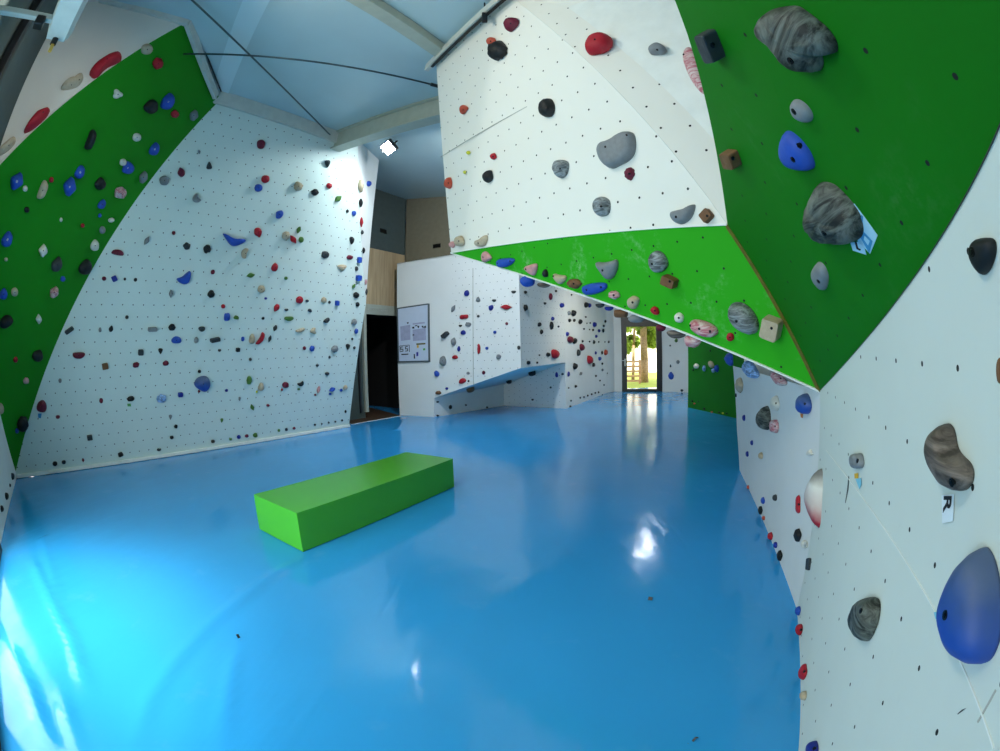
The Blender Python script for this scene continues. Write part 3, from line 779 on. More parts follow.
# left white wall
HL('LW', (0, 150), 4.545, '''825,100,35,45,d,m,15 952,70,36,35,t,d 905,8,14,20,l,g,20 748,138,45,45,o,g 898,218,40,48,c,g,-60 790,377,18,18,o,m 668,412,22,46,l,g,-30 535,468,56,32,b,m,170
850,437,36,33,k,d 943,450,38,38,k,k 473,585,20,20,o,m 520,585,24,26,q,B,25 568,587,12,14,o,k 616,590,16,18,o,k 968,555,20,22,o,m 777,653,18,40,l,g 960,655,34,36,k,k''')
HL('LW', (0, 310), 4.545, '''577,33,16,18,o,k 315,93,44,18,q,d,38 455,90,14,22,e,g 505,86,20,32,d,k,-10 693,88,42,18,q,g 782,80,34,34,k,k 918,85,32,28,b,d 803,137,46,34,e,b 893,137,22,28,k,g 978,136,46,18,q,d,8
358,205,56,36,b,m,0 640,193,24,26,q,d 730,188,28,28,t,k,180 478,256,28,28,q,n,10 619,251,30,28,k,m 754,243,28,24,k,m 273,322,15,22,o,g 907,280,16,16,o,k 925,336,74,70,e,b,-35,big_two_tone_blue_boulder_hold_low_in_the_centre_of_the_left_white_wall
905,370,12,12,o,m 460,413,18,25,o,m 595,405,36,26,k,k 735,404,44,40,k,L 820,385,22,20,q,B 190,440,46,58,e,m,-10 263,487,20,18,o,m 775,488,20,24,t,g,180 800,530,18,20,k,k 781,580,18,16,o,k
408,580,24,24,q,d,10 968,598,18,16,o,k 723,635,20,14,b,d 548,658,26,24,k,k 250,700,22,24,o,k 290,693,20,20,o,k 378,683,12,20,l,m''')
HL('LW', (180, 0), 4.545, '370,655,40,42,o,m,0,round_maroon_hold_highest_in_the_middle_of_the_left_white_wall')
HL('LW', (180, 150), 4.545, '''672,62,36,35,t,d,180 390,132,40,36,o,r 358,172,38,36,o,b 540,165,42,42,k,t 615,192,36,30,k,k 680,163,28,26,k,r 720,221,40,26,f,G,40 822,163,24,60,l,t,5 822,240,18,40,l,k
762,278,14,18,d,d 792,288,22,24,k,b 825,328,13,46,l,r 829,374,14,22,d,d 453,292,46,34,d,b,50 357,375,38,46,d,r,200 540,363,20,32,l,G,-20 483,390,36,44,k,t 515,406,24,46,l,r,35 552,408,24,28,o,G
298,470,50,36,c,t,-110 782,412,28,36,t,k,180 662,476,38,34,k,d 773,488,32,20,k,m 815,500,18,26,q,b 835,457,13,28,l,k 738,536,56,30,t,t,180 803,540,14,22,o,d
812,582,24,26,q,b 432,533,30,40,e,r,-20 322,570,42,22,f,G,10 482,583,16,16,o,G 790,620,14,26,l,G,-30 802,660,28,28,k,k 808,702,18,22,o,k 371,633,34,36,o,t 390,675,14,12,o,B
545,682,34,34,o,r 578,686,16,14,o,d 655,682,28,28,k,t 680,692,12,14,o,d 714,696,18,22,q,b 440,718,26,38,d,r,150 484,726,18,14,b,d 590,731,20,18,b,d,150 197,711,20,20,o,r''')
HL('LW', (180, 310), 4.545, '''215,33,28,58,p,b,0 256,36,26,22,b,G,170 378,38,14,14,o,k 496,38,42,24,b,G 667,47,32,22,b,d,30 793,55,26,28,o,g 802,97,18,24,k,b 433,82,18,30,l,d,-20 548,92,42,18,b,t,15 610,95,28,38,c,t,-80
286,132,16,22,o,b 329,132,28,46,e,t 365,130,62,32,c,r,60 408,131,15,32,l,d,-15 783,132,10,12,o,d 180,183,16,14,b,d 263,181,18,18,q,k 566,174,15,18,o,m 602,176,26,26,k,b 705,178,32,32,k,g 764,168,26,26,t,k,180
793,172,12,14,o,d 320,225,14,16,o,d 680,215,10,14,o,d 625,252,14,14,k,d 669,289,20,18,b,d 316,320,24,42,k,G 370,350,26,40,e,t 349,372,10,12,o,y 481,342,32,28,o,m 464,362,10,12,o,o 549,334,30,28,c,k,20 540,360,14,10,o,G
630,362,16,34,l,p,-10 615,386,10,10,o,m 692,362,32,20,f,b,25 683,382,14,10,o,b 733,365,14,14,o,b 753,353,20,24,k,t 212,366,14,14,o,B 271,404,14,18,t,g,180 329,443,18,32,l,G,20 400,434,20,14,f,m 190,503,18,20,t,G,180
753,462,9,14,o,k 151,598,18,15,o,k 230,588,14,12,o,G 268,578,18,18,o,B 304,573,18,16,o,m 343,570,22,22,k,G 450,548,12,14,o,G 484,544,14,14,o,k 519,538,14,13,o,m 613,522,10,10,o,k 645,518,8,8,o,k 676,512,9,9,o,k 706,508,9,9,o,k 737,502,10,10,o,k''')
HP('LW', (0, 150), 4.545, [(800, 584), (830, 578), (850, 558), (868, 547), (868, 580), (857, 607), (838, 613), (814, 602)], 'b', 'w', 'blue wing hold at mid height of the left white wall near the green edge', [], dep=.5, squash=.2, prof='slab')
HP('LW', (180, 190), 10, [(428, 436), (446, 434), (500, 474), (560, 487), (645, 488), (670, 508), (605, 548), (540, 566), (508, 546), (468, 496)], 'b', 'w', 'big blue boomerang hold in the upper centre of the left white wall', [], dep=.55, squash=.2, prof='slab')
HL('LF', (180, 150), 4.545, '860,153,20,26,o,b,0,small_blue_hold_on_the_narrow_return_panel_right_of_the_left_white_wall')
HL('LW', (180, 150), 4.545, '845,600,10,26,l,p 848,645,10,30,l,d')

# left green overhang
HL('LG', (0, 80), 5.0, '''590,72,55,52,z,w 760,135,66,74,e,k,-30 843,110,56,88,e,b,-25 878,172,42,40,k,r 970,178,34,58,l,g,-20 455,302,110,46,p,k,72,long_black_and_grey_hold_in_the_centre_of_the_left_green_overhang 686,288,42,44,o,w 775,347,44,66,e,b,-25
617,413,36,36,r,w 640,440,60,66,b,b,70 718,487,32,64,l,g,-20 402,462,44,68,e,b,-20 350,535,56,98,l,b,-15 505,520,60,66,d,k,0 605,567,62,58,k,q 85,508,60,92,l,b,-28 127,544,26,30,r,w 258,500,22,30,o,r 215,552,100,46,p,t,72
135,650,28,30,o,k 306,699,14,22,o,w 414,729,20,22,o,r 512,622,34,50,e,b,-30 500,678,16,22,o,b 558,702,36,26,k,w''')
HL('LG', (0, 150), 4.545, '''467,365,28,34,o,g 433,435,36,52,e,w,-10 392,535,54,72,e,k,-20 262,522,50,70,d,d,-20 287,587,22,26,o,b 247,648,34,54,l,q,-30 68,647,32,40,o,t 18,656,34,52,e,b,-10 35,408,46,72,e,b,-20 28,498,18,18,o,t 197,458,36,60,l,w,-10''')
HL('LG', (0, 0), 4.545, '720,290,48,54,k,r 670,225,54,50,o,t')
HL('LG', (0, 310), 4.545, '30,55,66,50,e,k,30 177,42,26,44,l,w 72,227,20,28,o,r 175,210,52,56,d,k,-30 120,323,28,28,k,p 106,522,48,72,k,k 78,550,14,24,o,b 5,450,26,52,e,t')
# upper left white panel
HP('LU', (0, 0), 4.545, [(405, 325), (430, 290), (480, 255), (520, 235), (550, 230), (560, 258), (540, 275), (500, 290), (470, 315), (450, 345), (425, 350)], 'r', 'b', 'long red bean shaped hold above the left green overhang', [(487, 268)], dep=.45, refine=1)
HP('LU', (0, 0), 4.545, [(232, 482), (215, 520), (180, 560), (140, 590), (103, 603), (125, 560), (160, 515), (195, 492)], 'r', 'f', 'pointed red lens hold at the far upper left beside the green overhang', [(196, 510)], dep=.45, refine=1)
HP('LU', (0, 0), 4.545, [(378, 325), (382, 350), (360, 385), (320, 400), (280, 405), (278, 385), (310, 362), (335, 365), (360, 340)], 't', 'c', 'tan curved hold between the two red holds at the upper left', [(360, 362), (325, 385)], dep=.45, refine=1)
HP('LU', (0, 0), 4.545, [(70, 608), (72, 640), (45, 675), (10, 700), (-15, 705), (-10, 680), (25, 650)], 't', 'c', 'tan curved hold at the left edge of the picture above the green overhang', [(40, 660)], dep=.5)
HL('LL', (0, 380), 4.175, '50,402,16,30,k,k 40,440,10,16,o,k 25,485,14,32,k,k 6,538,14,30,k,k')

# middle white panels
HL('MW1', (430, 0), 3.3333, '''268,78,50,40,e,m,40 202,137,30,28,o,o 220,167,64,60,k,k 110,366,36,30,t,o,160 387,358,48,64,e,k 210,521,22,22,k,r 191,587,34,44,d,k,-20 60,610,22,38,e,o 433,562,54,60,e,v,180,speckled_dark_pebble_hold_left_of_the_large_grey_heart_shaped_hold
570,688,60,66,o,v,0,speckled_dark_round_hold_below_the_large_grey_heart_shaped_hold 664,579,36,42,k,m 127,509,13,13,o,y 115,574,10,12,o,y''')
HL('MW1', (380, 150), 4.545, '358,414,46,48,e,t 325,430,28,28,k,p')
HP('MW1', (380, 150), 4.545, [(425, 415), (445, 408), (468, 400), (478, 385), (486, 390), (484, 415), (470, 440), (440, 440), (425, 432)], 't', 'c', 'tan crescent hold at the lower left corner of the middle white wall', [(446, 423)])
HP('MW1', (580, 110), 6.25, [(100, 240), (120, 200), (180, 190), (250, 145), (300, 130), (330, 150), (340, 220), (330, 280), (290, 320), (240, 340), (190, 365), (150, 345), (115, 295)], 'g', 's', 'large grey heart shaped hold in the centre of the middle white wall', [(158, 230), (290, 157)], prof='slab', dep=.3)
HP('MW1', (580, 110), 6.25, [(545, 640), (600, 625), (660, 615), (715, 582), (720, 610), (700, 670), (660, 705), (620, 715), (570, 695)], 'g', 'c', 'grey horn shaped hold just above the green overhang', [(600, 668)], dep=.4)
HL('MW1', (580, 110), 6.25, '795,662,72,72,q,n,42,small_brown_square_hold_just_right_of_the_grey_horn_hold')
HL('MW2', (430, 0), 3.3333, '757,165,60,40,b,g,180,small_pale_grey_hold_right_of_the_big_red_egg_hold')
HP('MW2', (580, 0), 6.25, [(25, 300), (40, 245), (80, 210), (130, 198), (180, 215), (195, 250), (185, 290), (150, 320), (90, 330), (45, 330)], 'r', 'e', 'big red egg shaped hold high on the middle white wall', [(92, 246)], dep=.45)
HP('MW2', (580, 0), 6.25, [(675, 285), (645, 305), (637, 360), (660, 430), (700, 510), (770, 590), (790, 540), (770, 420), (720, 310)], 'q', 'l', 'long pink streaked hold partly hidden by the edge of the right green overhang', [(648, 340)], dep=.5, squash=.0)

# middle green overhang
HL('MG', (380, 150), 4.545, '''750,561,24,38,e,k 880,608,66,44,k,n''')
HP('MG', (380, 150), 4.545, [(460, 470), (475, 458), (500, 478), (508, 495), (490, 505), (470, 514), (460, 500)], 'p', 't', 'small pink hold at the left tip of the middle green overhang', [(468, 487)])
HP('MG', (380, 150), 4.545, [(516, 510), (530, 498), (600, 488), (628, 494), (610, 515), (570, 535), (530, 537), (518, 528)], 'b', 'p', 'left one of two long blue holds along the lower edge of the green overhang', [(533, 515), (590, 505)], dep=.55)
HP('MG', (380, 150), 4.545, [(650, 532), (680, 522), (715, 513), (712, 545), (700, 575), (680, 565), (655, 545)], 'p', 't', 'pink triangular hold right of the left long blue hold', [(662, 542)])
HP('MG', (380, 150), 4.545, [(782, 562), (815, 570), (845, 570), (846, 590), (820, 615), (800, 600), (785, 580)], 't', 't', 'pale tan hold between the small black hold and the brown hold', [(787, 574)])
HP('MG', (560, 220), 6.25, [(128, 425), (150, 408), (230, 392), (290, 395), (290, 430), (250, 455), (180, 472), (140, 468)], 'b', 'p', 'right one of two long blue holds along the lower edge of the green overhang', [(165, 437), (256, 420)], dep=.55)
HP('MG', (560, 250), 12.5, [(428, 155), (520, 165), (620, 145), (700, 115), (720, 170), (700, 260), (660, 340), (610, 378), (560, 365), (490, 270), (440, 200)], 'g', 's', 'grey shield shaped hold in the middle of the green overhang', [(530, 255)], dep=.4, refine=1)
HP('MG', (560, 220), 6.25, [(545, 250), (560, 210), (600, 190), (640, 210), (668, 250), (670, 290), (640, 325), (590, 335), (555, 310)], 'v', 'o', 'speckled grey pebble hold right of the grey shield hold', [(575, 275)], dep=.42, rough=.03)
HL('MG', (560, 220), 6.25, '''686,384,96,62,q,n,-20,brown_rectangular_block_hold_below_the_speckled_grey_pebble 335,470,76,52,k,q 453,515,84,74,e,t,60 592,567,60,48,e,r,-30 742,612,62,62,o,w''')
HP('MG', (560, 220), 6.25, [(797, 650), (820, 628), (880, 630), (950, 655), (985, 690), (975, 725), (930, 738), (870, 725), (815, 690)], 'q', 'e', 'pink and white elongated egg hold on the lower green overhang', [(815, 660), (870, 680), (937, 697)], dep=.4)
HP('MG', (600, 180), 3.8462, [(485, 515), (495, 480), (530, 472), (570, 490), (600, 530), (607, 575), (585, 600), (545, 590), (505, 560)], 'v', 'e', 'big grey striped egg hold on the lower right of the green overhang', [(525, 543)], dep=.4)
HL('MG', (600, 180), 3.8462, '500,605,30,34,o,r,0,small_red_hold_below_the_big_grey_striped_egg_hold 660,570,72,84,q,t,-16,tan_cube_hold_with_dark_pockets_beside_the_olive_joint')
# right green overhang
HP('RG', (740, 0), 6.25, [(85, 165), (120, 115), (190, 75), (330, 50), (380, 80), (450, 130), (520, 185), (575, 260), (583, 325), (560, 345), (470, 340), (487, 400), (470, 455), (410, 455), (340, 430), (270, 375), (230, 340), (150, 275), (105, 225)],
   'R', 'k', 'big dark rock hold with a notch at the top of the right green overhang', [(315, 380)], dep=.42, rough=.06, nf=14, refine=2)
HP('RG', (760, 140), 6.257, [(340, 290), (430, 290), (500, 350), (560, 420), (600, 480), (618, 560), (610, 620), (540, 655), (430, 655), (350, 640), (300, 570), (275, 490), (290, 410), (325, 375)], 'R', 'k', 'dark rock hold with a blue tag behind it on the right green overhang', [(400, 585)], dep=.42, rough=.06, nf=14)
HP('RG', (670, 0), 3.027, [(357, 395), (395, 425), (425, 465), (437, 515), (395, 518), (350, 508), (328, 470), (335, 410)], 'b', 'd', 'blue teardrop hold on the right green overhang between grey and rock holds', [(372, 483), (390, 442)], dep=.4)
HP('RG', (670, 0), 3.027, [(362, 310), (385, 297), (415, 315), (435, 345), (428, 372), (395, 370), (366, 350)], 'g', 'e', 'small grey hold directly above the blue teardrop hold', [(375, 338)], dep=.45)
HL('RG', (670, 0), 3.027, '126,138,42,92,q,d,14,dark_rectangular_block_hold_near_the_left_edge_of_the_right_green_overhang 188,480,46,52,q,n,8,small_brown_cube_hold_on_the_right_green_overhang_near_the_ridge')
HP('RG', (600, 180), 3.8462, [(845, 308), (872, 335), (882, 380), (865, 432), (835, 410), (815, 370), (820, 335)], 'g', 'l', 'pale grey pointed hold right of the olive joint', [(840, 390)], dep=.4)

# right white wall
HP('RW', (720, 340), 3.571, [(790, 303), (812, 330), (820, 385), (840, 415), (875, 440), (888, 475), (880, 515), (850, 540), (815, 530), (785, 500), (755, 450), (738, 400), (737, 360), (760, 320)], 'S', 'b', 'brown and grey kidney hold with the R tag on the right white wall', [(828, 508)], dep=.45, refine=2)
HP('RW', (732, 541), 3.576, [(865, 35), (895, 60), (920, 130), (935, 240), (930, 340), (905, 410), (870, 440), (820, 430), (775, 390), (750, 320), (745, 250), (765, 170), (810, 90)], 'b', 'e', 'huge blue egg shaped hold at the lower right edge', [(762, 265)], dep=.4)
HP('RW', (732, 541), 3.576, [(450, 210), (510, 200), (523, 230), (515, 290), (490, 345), (472, 362), (440, 330), (420, 290), (430, 240)], 'R', 't', 'mottled dark rock hold low on the right white wall', [(460, 250)], dep=.4, rough=.04)
HP('RW', (840, 220), 6.25, [(800, 190), (830, 125), (880, 112), (950, 112), (968, 150), (965, 220), (930, 310), (880, 350), (840, 310), (805, 240)], 'k', 'd', 'black pointed hold at the top of the right white wall', [(825, 200)], dep=.4)
HL('RW', (720, 340), 3.571, '490,432,46,84,p,g,5,grey_pinch_hold_with_a_small_sticker_on_the_right_white_wall 998,110,18,92,e,n,0,brown_hold_cut_off_by_the_right_picture_edge')
HL('RW', (732, 541), 3.576, '''245,317,24,40,d,r,180 257,467,24,58,d,r,-10 259,553,22,34,r,t 240,250,18,34,d,b,180 292,742,40,56,e,B,0''')
HP('F2', (720, 340), 3.571, [(364, 455), (372, 480), (373, 600), (368, 678), (345, 655), (322, 605), (314, 560), (325, 520), (345, 480)], 'q', 'l', 'tall red and white half lens hold at the fold of the right white wall', [], dep=.55, refine=1)
HL('F2', (720, 340), 3.571, '280,587,64,24,x,r,90 280,697,20,46,l,k 325,402,22,34,c,w,-60 303,730,24,30,r,w 198,563,14,24,r,d 182,700,18,28,d,r 199,732,12,22,o,B')
HL('F2', (732, 541), 3.576, '283,82,18,42,q,d,-8 173,52,14,38,l,k')
HP('F1', (720, 340), 3.571, [(168, 232), (178, 260), (178, 310), (166, 325), (140, 305), (142, 275), (155, 245)], 'R', 'l', 'black and grey pointed hold on the shaded white panel under the green overhang', [(150, 290)], dep=.5)
HL('F1', (720, 340), 3.571, '199,226,24,54,e,w 196,308,24,74,p,q 302,228,60,72,e,b,0,round_blue_hold_near_the_fold_below_the_green_overhang 87,278,9,22,o,B 115,367,9,18,o,B 99,407,9,20,o,B 148,413,16,24,r,t 102,525,8,14,o,o 155,573,12,26,d,b 147,608,12,30,l,k 157,636,12,16,o,o 74,160,20,54,k,t')
HP('F1', (720, 340), 3.571, [(66, 88), (90, 72), (140, 92), (185, 120), (165, 135), (120, 138), (80, 120)], 'L', 'e', 'pale blue volume hold tucked under the lower green edge', [], dep=.5)
HL('F1', (720, 340), 3.571, '40,68,38,44,k,b 215,138,78,36,b,q,-30')
# holds peeping out below the lower edge of the green overhang
def under(x, y, w, h, sh, col, back, label):
    """hold hanging from the hidden soffit just behind the lower edge"""
    a = hit(x, y, P2, FAC['MG'][1]) + V((.8412, .5289, 0)) * back
    FAC['TMP'] = (a, (EYE - a).normalized() * .7 + V((0, 0, -.75)), None, None, None)
    nn_ = FAC['TMP'][1].normalized(); FAC['TMP'] = (a, nn_, None, None, None)
    _seed[0] += 1; rnd = random.Random(_seed[0]); rnd_phase[0] = rnd.random() * 6; rnd_phase[1] = rnd.random() * 6
    px = [(x + ox * w / 2, y - oy * h / 2) for ox, oy in outline(sh, rnd, 20)]
    ob = build_hold('TMP', px, col, 'dome', .4, _seed[0], [], rough=.02, shape=sh, label=label); HOLDS[-1]['key'] = 'RO'
under(527.5, 282, 15, 11, 'o', 'b', .06, 'blue hold peeping out below the lower green edge near its left end')
under(544, 285, 14, 6, 'b', 'S', .06, 'dark reddish hold peeping out right of the left blue one below the green edge')
under(600, 305.5, 9, 5, 'b', 'd', .06, 'dark grey hold peeping out below the green edge left of the door')
under(609, 308.5, 9, 5, 'b', 'B', .06, 'navy hold peeping out below the green edge left of the brown one')
under(621, 314, 14, 8, 'q', 'n', .06, 'brown block hold peeping out above the upper left corner of the glass door')
under(636, 319, 15, 8, 'e', 'g', .06, 'grey hold peeping out below the green edge above the glass door')
under(661, 328, 10, 7, 'o', 'm', .06, 'maroon hold peeping out at the upper right corner of the door')
under(677, 334, 20, 10, 'b', 'S', .06, 'dark streaked hold peeping out right of the door')
under(693, 342, 18, 12, 'k', 'q', .06, 'red and white hold peeping out above the dark green panel')

# back walls
HL('U1', (380, 290), 4.545, '''393,15,26,28,k,B 445,42,30,24,t,g 518,47,20,14,b,d 332,85,18,36,l,g,-30 503,80,28,24,d,B,60 572,78,56,24,f,r 380,122,42,34,x,r,5 446,119,14,12,o,d 575,153,14,14,o,m 365,162,16,12,b,k 400,157,30,22,k,g 377,193,24,22,e,B
521,192,16,14,o,b 296,204,38,17,q,d,35 332,235,24,36,k,g 448,268,46,16,b,r,90 357,267,16,26,d,B 485,265,16,14,o,b 538,304,24,22,k,g 630,262,16,18,k,d 340,305,28,18,e,r 284,322,32,44,e,g 256,380,22,30,e,b,30 400,378,16,14,k,g 470,376,16,18,k,m
373,413,36,24,e,r,20 402,414,10,10,o,k 303,448,14,12,o,B 264,467,28,18,e,n 607,8,22,16,b,d''')
HL('U2', (380, 290), 4.545, '''662,10,14,14,o,k 663,80,18,30,k,k 750,60,18,14,b,d 776,30,14,32,l,m 828,70,28,22,k,B 800,5,12,10,o,k 786,130,16,18,d,B 726,157,18,20,k,k 780,162,16,36,l,k 812,166,10,10,o,d 735,190,14,22,d,k 676,330,18,18,k,k
715,330,9,10,o,k 766,294,26,20,k,k 725,296,8,8,o,d 798,290,32,44,e,r,30''')
HL('U3', (380, 290), 4.545, '''865,225,34,30,e,m,-20 860,105,20,20,k,g 880,105,20,30,k,k 862,138,16,16,k,k 883,138,10,14,o,k 910,145,24,22,k,k 935,123,9,9,o,k 975,157,18,22,o,B 955,150,8,8,o,d 927,177,8,9,o,d 852,200,12,20,o,B 885,232,18,26,k,k 917,260,18,32,e,m,15 902,285,14,30,e,d
953,317,20,40,e,r,15 887,347,18,28,k,k 912,380,24,16,f,g,30 970,340,11,20,e,k 870,22,8,8,o,k 938,68,18,24,k,k 952,70,12,20,o,B 910,490,8,9,o,k 927,487,8,9,o,k 944,480,9,9,o,k 962,474,8,9,o,k 978,468,9,9,o,k 993,465,8,9,o,k 865,530,11,12,o,k 868,503,9,9,o,d 890,438,13,14,k,k 857,445,8,9,o,d''')
HL('U3', (540, 320), 7.51, '''410,35,26,34,e,B 443,80,20,26,k,B 473,80,13,30,l,k 490,10,13,22,e,k 478,45,12,20,e,d 422,122,18,24,d,B 372,162,12,14,o,k 405,165,15,28,k,k 440,165,9,14,o,d 512,165,18,24,k,k 487,165,10,12,o,d 515,205,8,12,o,k 493,243,22,44,e,o 465,245,10,30,l,k 418,247,12,24,e,B
448,290,22,30,k,b 330,65,10,12,o,k 372,72,8,12,o,k 398,75,13,18,o,k 352,25,10,12,o,d 320,160,16,18,k,k 467,328,12,18,o,k 420,420,12,16,o,k 450,455,12,14,o,k 480,488,10,13,o,k 468,375,13,20,l,g 505,400,8,10,o,d 468,562,10,12,o,k 515,548,9,12,o,k''')
HL('UB', (380, 290), 4.545, '802,385,13,26,e,B 829,382,13,10,o,k 775,443,10,10,o,k 693,498,13,10,b,k')
HL('U3', (380, 290), 4.545, '857,382,10,24,e,B')
HL('UA', (380, 290), 4.545, '487,533,11,8,o,k 391,523,10,9,o,k 321,532,15,18,k,k 262,508,20,10,b,d 262,570,13,9,b,k')
HL('UU', (380, 290), 4.545, '690,373,34,18,b,k,15,right_one_of_three_dark_holds_on_the_sloping_underside_of_the_back_wall 585,413,26,20,k,k,0,middle_one_of_three_dark_holds_on_the_sloping_underside_of_the_back_wall 410,447,36,20,b,n,20,left_brown_one_of_three_holds_on_the_sloping_underside_of_the_back_wall')
HL('DR', (560, 280), 4.545, '503,435,28,36,d,b,0,blue_teardrop_hold_on_the_white_wall_right_of_the_glass_door 502,390,10,14,t,d 535,372,16,18,k,g 500,298,8,8,o,k 527,275,16,18,k,G 553,502,14,12,k,d')
HL('BG', (560, 280), 4.545, '''618,392,26,24,k,w 655,402,14,28,l,L 685,383,22,34,e,t,30 710,402,20,34,k,b 695,412,14,20,o,L 682,322,8,8,o,k 655,585,10,10,o,k 690,600,14,10,b,o 740,605,22,9,b,y 722,602,9,9,o,k 757,607,9,9,o,k 610,562,10,8,o,o 600,550,8,10,o,k 628,552,14,7,b,d 605,408,7,10,o,k''')
HL('F1', (660, 330), 7.51, '572,490,12,30,o,k,0,small_black_hold_at_the_left_edge_of_the_shaded_white_panel')

# the 300 holds that show largest stay things of their own; the far tiny rest is one object
HOLDS.sort(key=lambda h: -(h['ex'][0] * h['ex'][1]) - (1e6 if h['label'] else 0))
REST, HOLDS = HOLDS[300:], HOLDS[:300]
vs_, fs_, ms_, fm_ = [], [], [], []
for h in REST:
    ob = h['o']; me = ob.data; k = len(vs_); m = me.materials[0]
    if m not in ms_: ms_.append(m)
    vs_ += [ob.matrix_world @ v.co for v in me.vertices]
    for p in me.polygons: fs_.append([k + i for i in p.vertices]); fm_.append(ms_.index(m))
    for c_ in list(ob.children): bpy.data.objects.remove(c_)
    bpy.data.objects.remove(ob)
rest = link('small_climbing_holds', mesh('small_climbing_holds', vs_, fs_, ms_, True, fm_))
tag(rest, 'scattered tiny climbing holds and footholds dotted over the walls', 'small climbing holds', kind='stuff')

# ---- labels: every hold gets its own description
WALLN = {'LW': 'left white wall', 'LG': 'left green overhang', 'LU': 'upper left white panel', 'LL': 'low far left white panel', 'LF': 'narrow return panel', 'MW1': 'middle white wall', 'MW2': 'middle white wall',
         'MG': 'middle green overhang', 'RG': 'right green overhang', 'RW': 'right white wall', 'F1': 'shaded white panel below the overhang', 'F2': 'right fold panel', 'RO': 'lower green edge',
         'U1': 'back wall near the whiteboard', 'U2': 'middle facet of the back wall', 'U3': 'wall beside the glass door', 'UB': 'recess of the back wall', 'UA': 'recess of the back wall',
         'UU': 'back wall underside', 'DR': 'white wall right of the glass door', 'BG': 'dark green back panel'}
def words(s): return len(s.split())
SHORT = {}
def base_name(h):
    m = max(h['ex'])
    sz = 'tiny' if m < 3.2 else ('small' if m < 7 else ('medium' if m < 14 else 'large'))
    h['bn'] = '%s %s %s hold' % (sz, h['col'], h['sh'])
ORD = ['leftmost', 'second', 'third', 'fourth', 'fifth', 'sixth', 'seventh', 'eighth', 'ninth', 'tenth']
used = set(h['label'] for h in HOLDS if h['label'])
for h in HOLDS: base_name(h)
walls = {}
for h in HOLDS: walls.setdefault(WALLN[h['key']], []).append(h)
def rel(h, g):
    dx_, dy_ = h['c'][0] - g['c'][0], h['c'][1] - g['c'][1]
    if abs(dx_) > 1.6 * abs(dy_): return 'right of' if dx_ > 0 else 'left of'
    if abs(dy_) > 1.6 * abs(dx_): return 'below' if dy_ > 0 else 'above'
    return ('lower right of' if dy_ > 0 else 'upper right of') if dx_ > 0 else ('lower left of' if dy_ > 0 else 'upper left of')
for wn_, hs_ in walls.items():
    cnt = {}
    for h in hs_: cnt[h['bn']] = cnt.get(h['bn'], 0) + 1
    marks = []
    for h in hs_:
        if h['label']: marks.append(h); h['mark'] = h['bn'] if cnt[h['bn']] == 1 else None
        elif cnt[h['bn']] == 1: h['mark'] = h['bn']; marks.append(h)
        else: h['mark'] = None
    named = [h for h in hs_ if h['mark']]
    for h in hs_:
        if h['label']: continue
        near = sorted((g for g in named if g is not h), key=lambda g: (g['c'][0] - h['c'][0]) ** 2 + (g['c'][1] - h['c'][1]) ** 2)
        if h['mark']:
            cand = ['%s on the %s' % (h['bn'], wn_)]
            if near and words(cand[0]) + 6 <= 15: cand = ['%s %s the %s, on the %s' % (h['bn'], rel(h, near[0]), near[0]['mark'].replace(' hold', ' one'), wn_)] + cand
        else:
            cand = ['%s %s the %s, %s' % (h['bn'], ('just ' if ((g['c'][0] - h['c'][0]) ** 2 + (g['c'][1] - h['c'][1]) ** 2) < 400 else '') + rel(h, g), g['mark'].replace(' hold', ' one'), wn_) for g in near[:12]]
        for c_ in cand:
            if c_ not in used and words(c_) <= 16:
                h['label'] = c_; break
        else:
            same = sorted((g for g in hs_ if g['bn'] == h['bn']), key=lambda g: g['c'][0]); i = same.index(h)
            h['label'] = '%s %s from the left on the %s' % (h['bn'], ORD[i] if 0 < i < 10 else ('first' if i == 0 else 'number %d' % (i + 1)), wn_)
        used.add(h['label'])
for h in HOLDS:
    tag(h['o'], h['label'], 'climbing hold', 'climbing holds on the ' + WALLN[h['key']])

for (x, y, key, lb) in ((383, 231, 'B4', 'small dark vent on the dim upper wall above the wooden boards'), (437, 246, 'B5', 'small dark vent on the dim beige wall behind the middle wall')):
    o_, n_ = FAC[key][:2]; p = hit(x, y, o_, n_)
    bm = bmesh.new(); box_bm(bm, (0, 0, .01), (.22, .10, .02), bevel=.004)
    for k in range(4): box_bm(bm, (0, -.036 + k * .024, .024), (.19, .008, .012), bevel=.001)
    v_ = bm_obj('wall_vent', bm, M['black']); v_.matrix_world = frame(p + n_ * .001, n_.cross(UP) * -1, n_); tag(v_, lb, 'vent')

# ------------------------------------------------------------------ tags, stickers, whiteboard
lens = [h['o'] for h in HOLDS if 'half lens' in (h['label'] or '')]
t = NT('hold_faded_lens'); sx = t.node('ShaderNodeSeparateXYZ'); t.link(t.coord('Generated'), sx.inputs[0])
nf_ = t.math('ADD', sx.outputs[1], t.math('MULTIPLY', t.math('SUBTRACT', t.noise(t.coord(), 12, 4), .5), .25))
M['lens_hold'] = t.set(t.ramp(nf_, [(.16, rgb('a3142a')), (.42, rgb('c9b8b2')), (.7, rgb('d9d6cf')), (.93, rgb('7a7672'))]), .6)
for o_ in lens: o_.data.materials[0] = M['lens_hold']
t = NT('hold_blue_grey_top'); sx = t.node('ShaderNodeSeparateXYZ'); t.link(t.coord('Generated'), sx.inputs[0])
nf_ = t.math('ADD', sx.outputs[1], t.math('MULTIPLY', t.math('SUBTRACT', t.noise(t.coord(), 7, 5, .65), .5), .7))
M['blue_worn'] = t.set(t.ramp(nf_, [(.3, rgb('1c47a4')), (.62, rgb('33508c')), (.92, rgb('4e6084'))]), .55)  # blue turning greyer towards the top
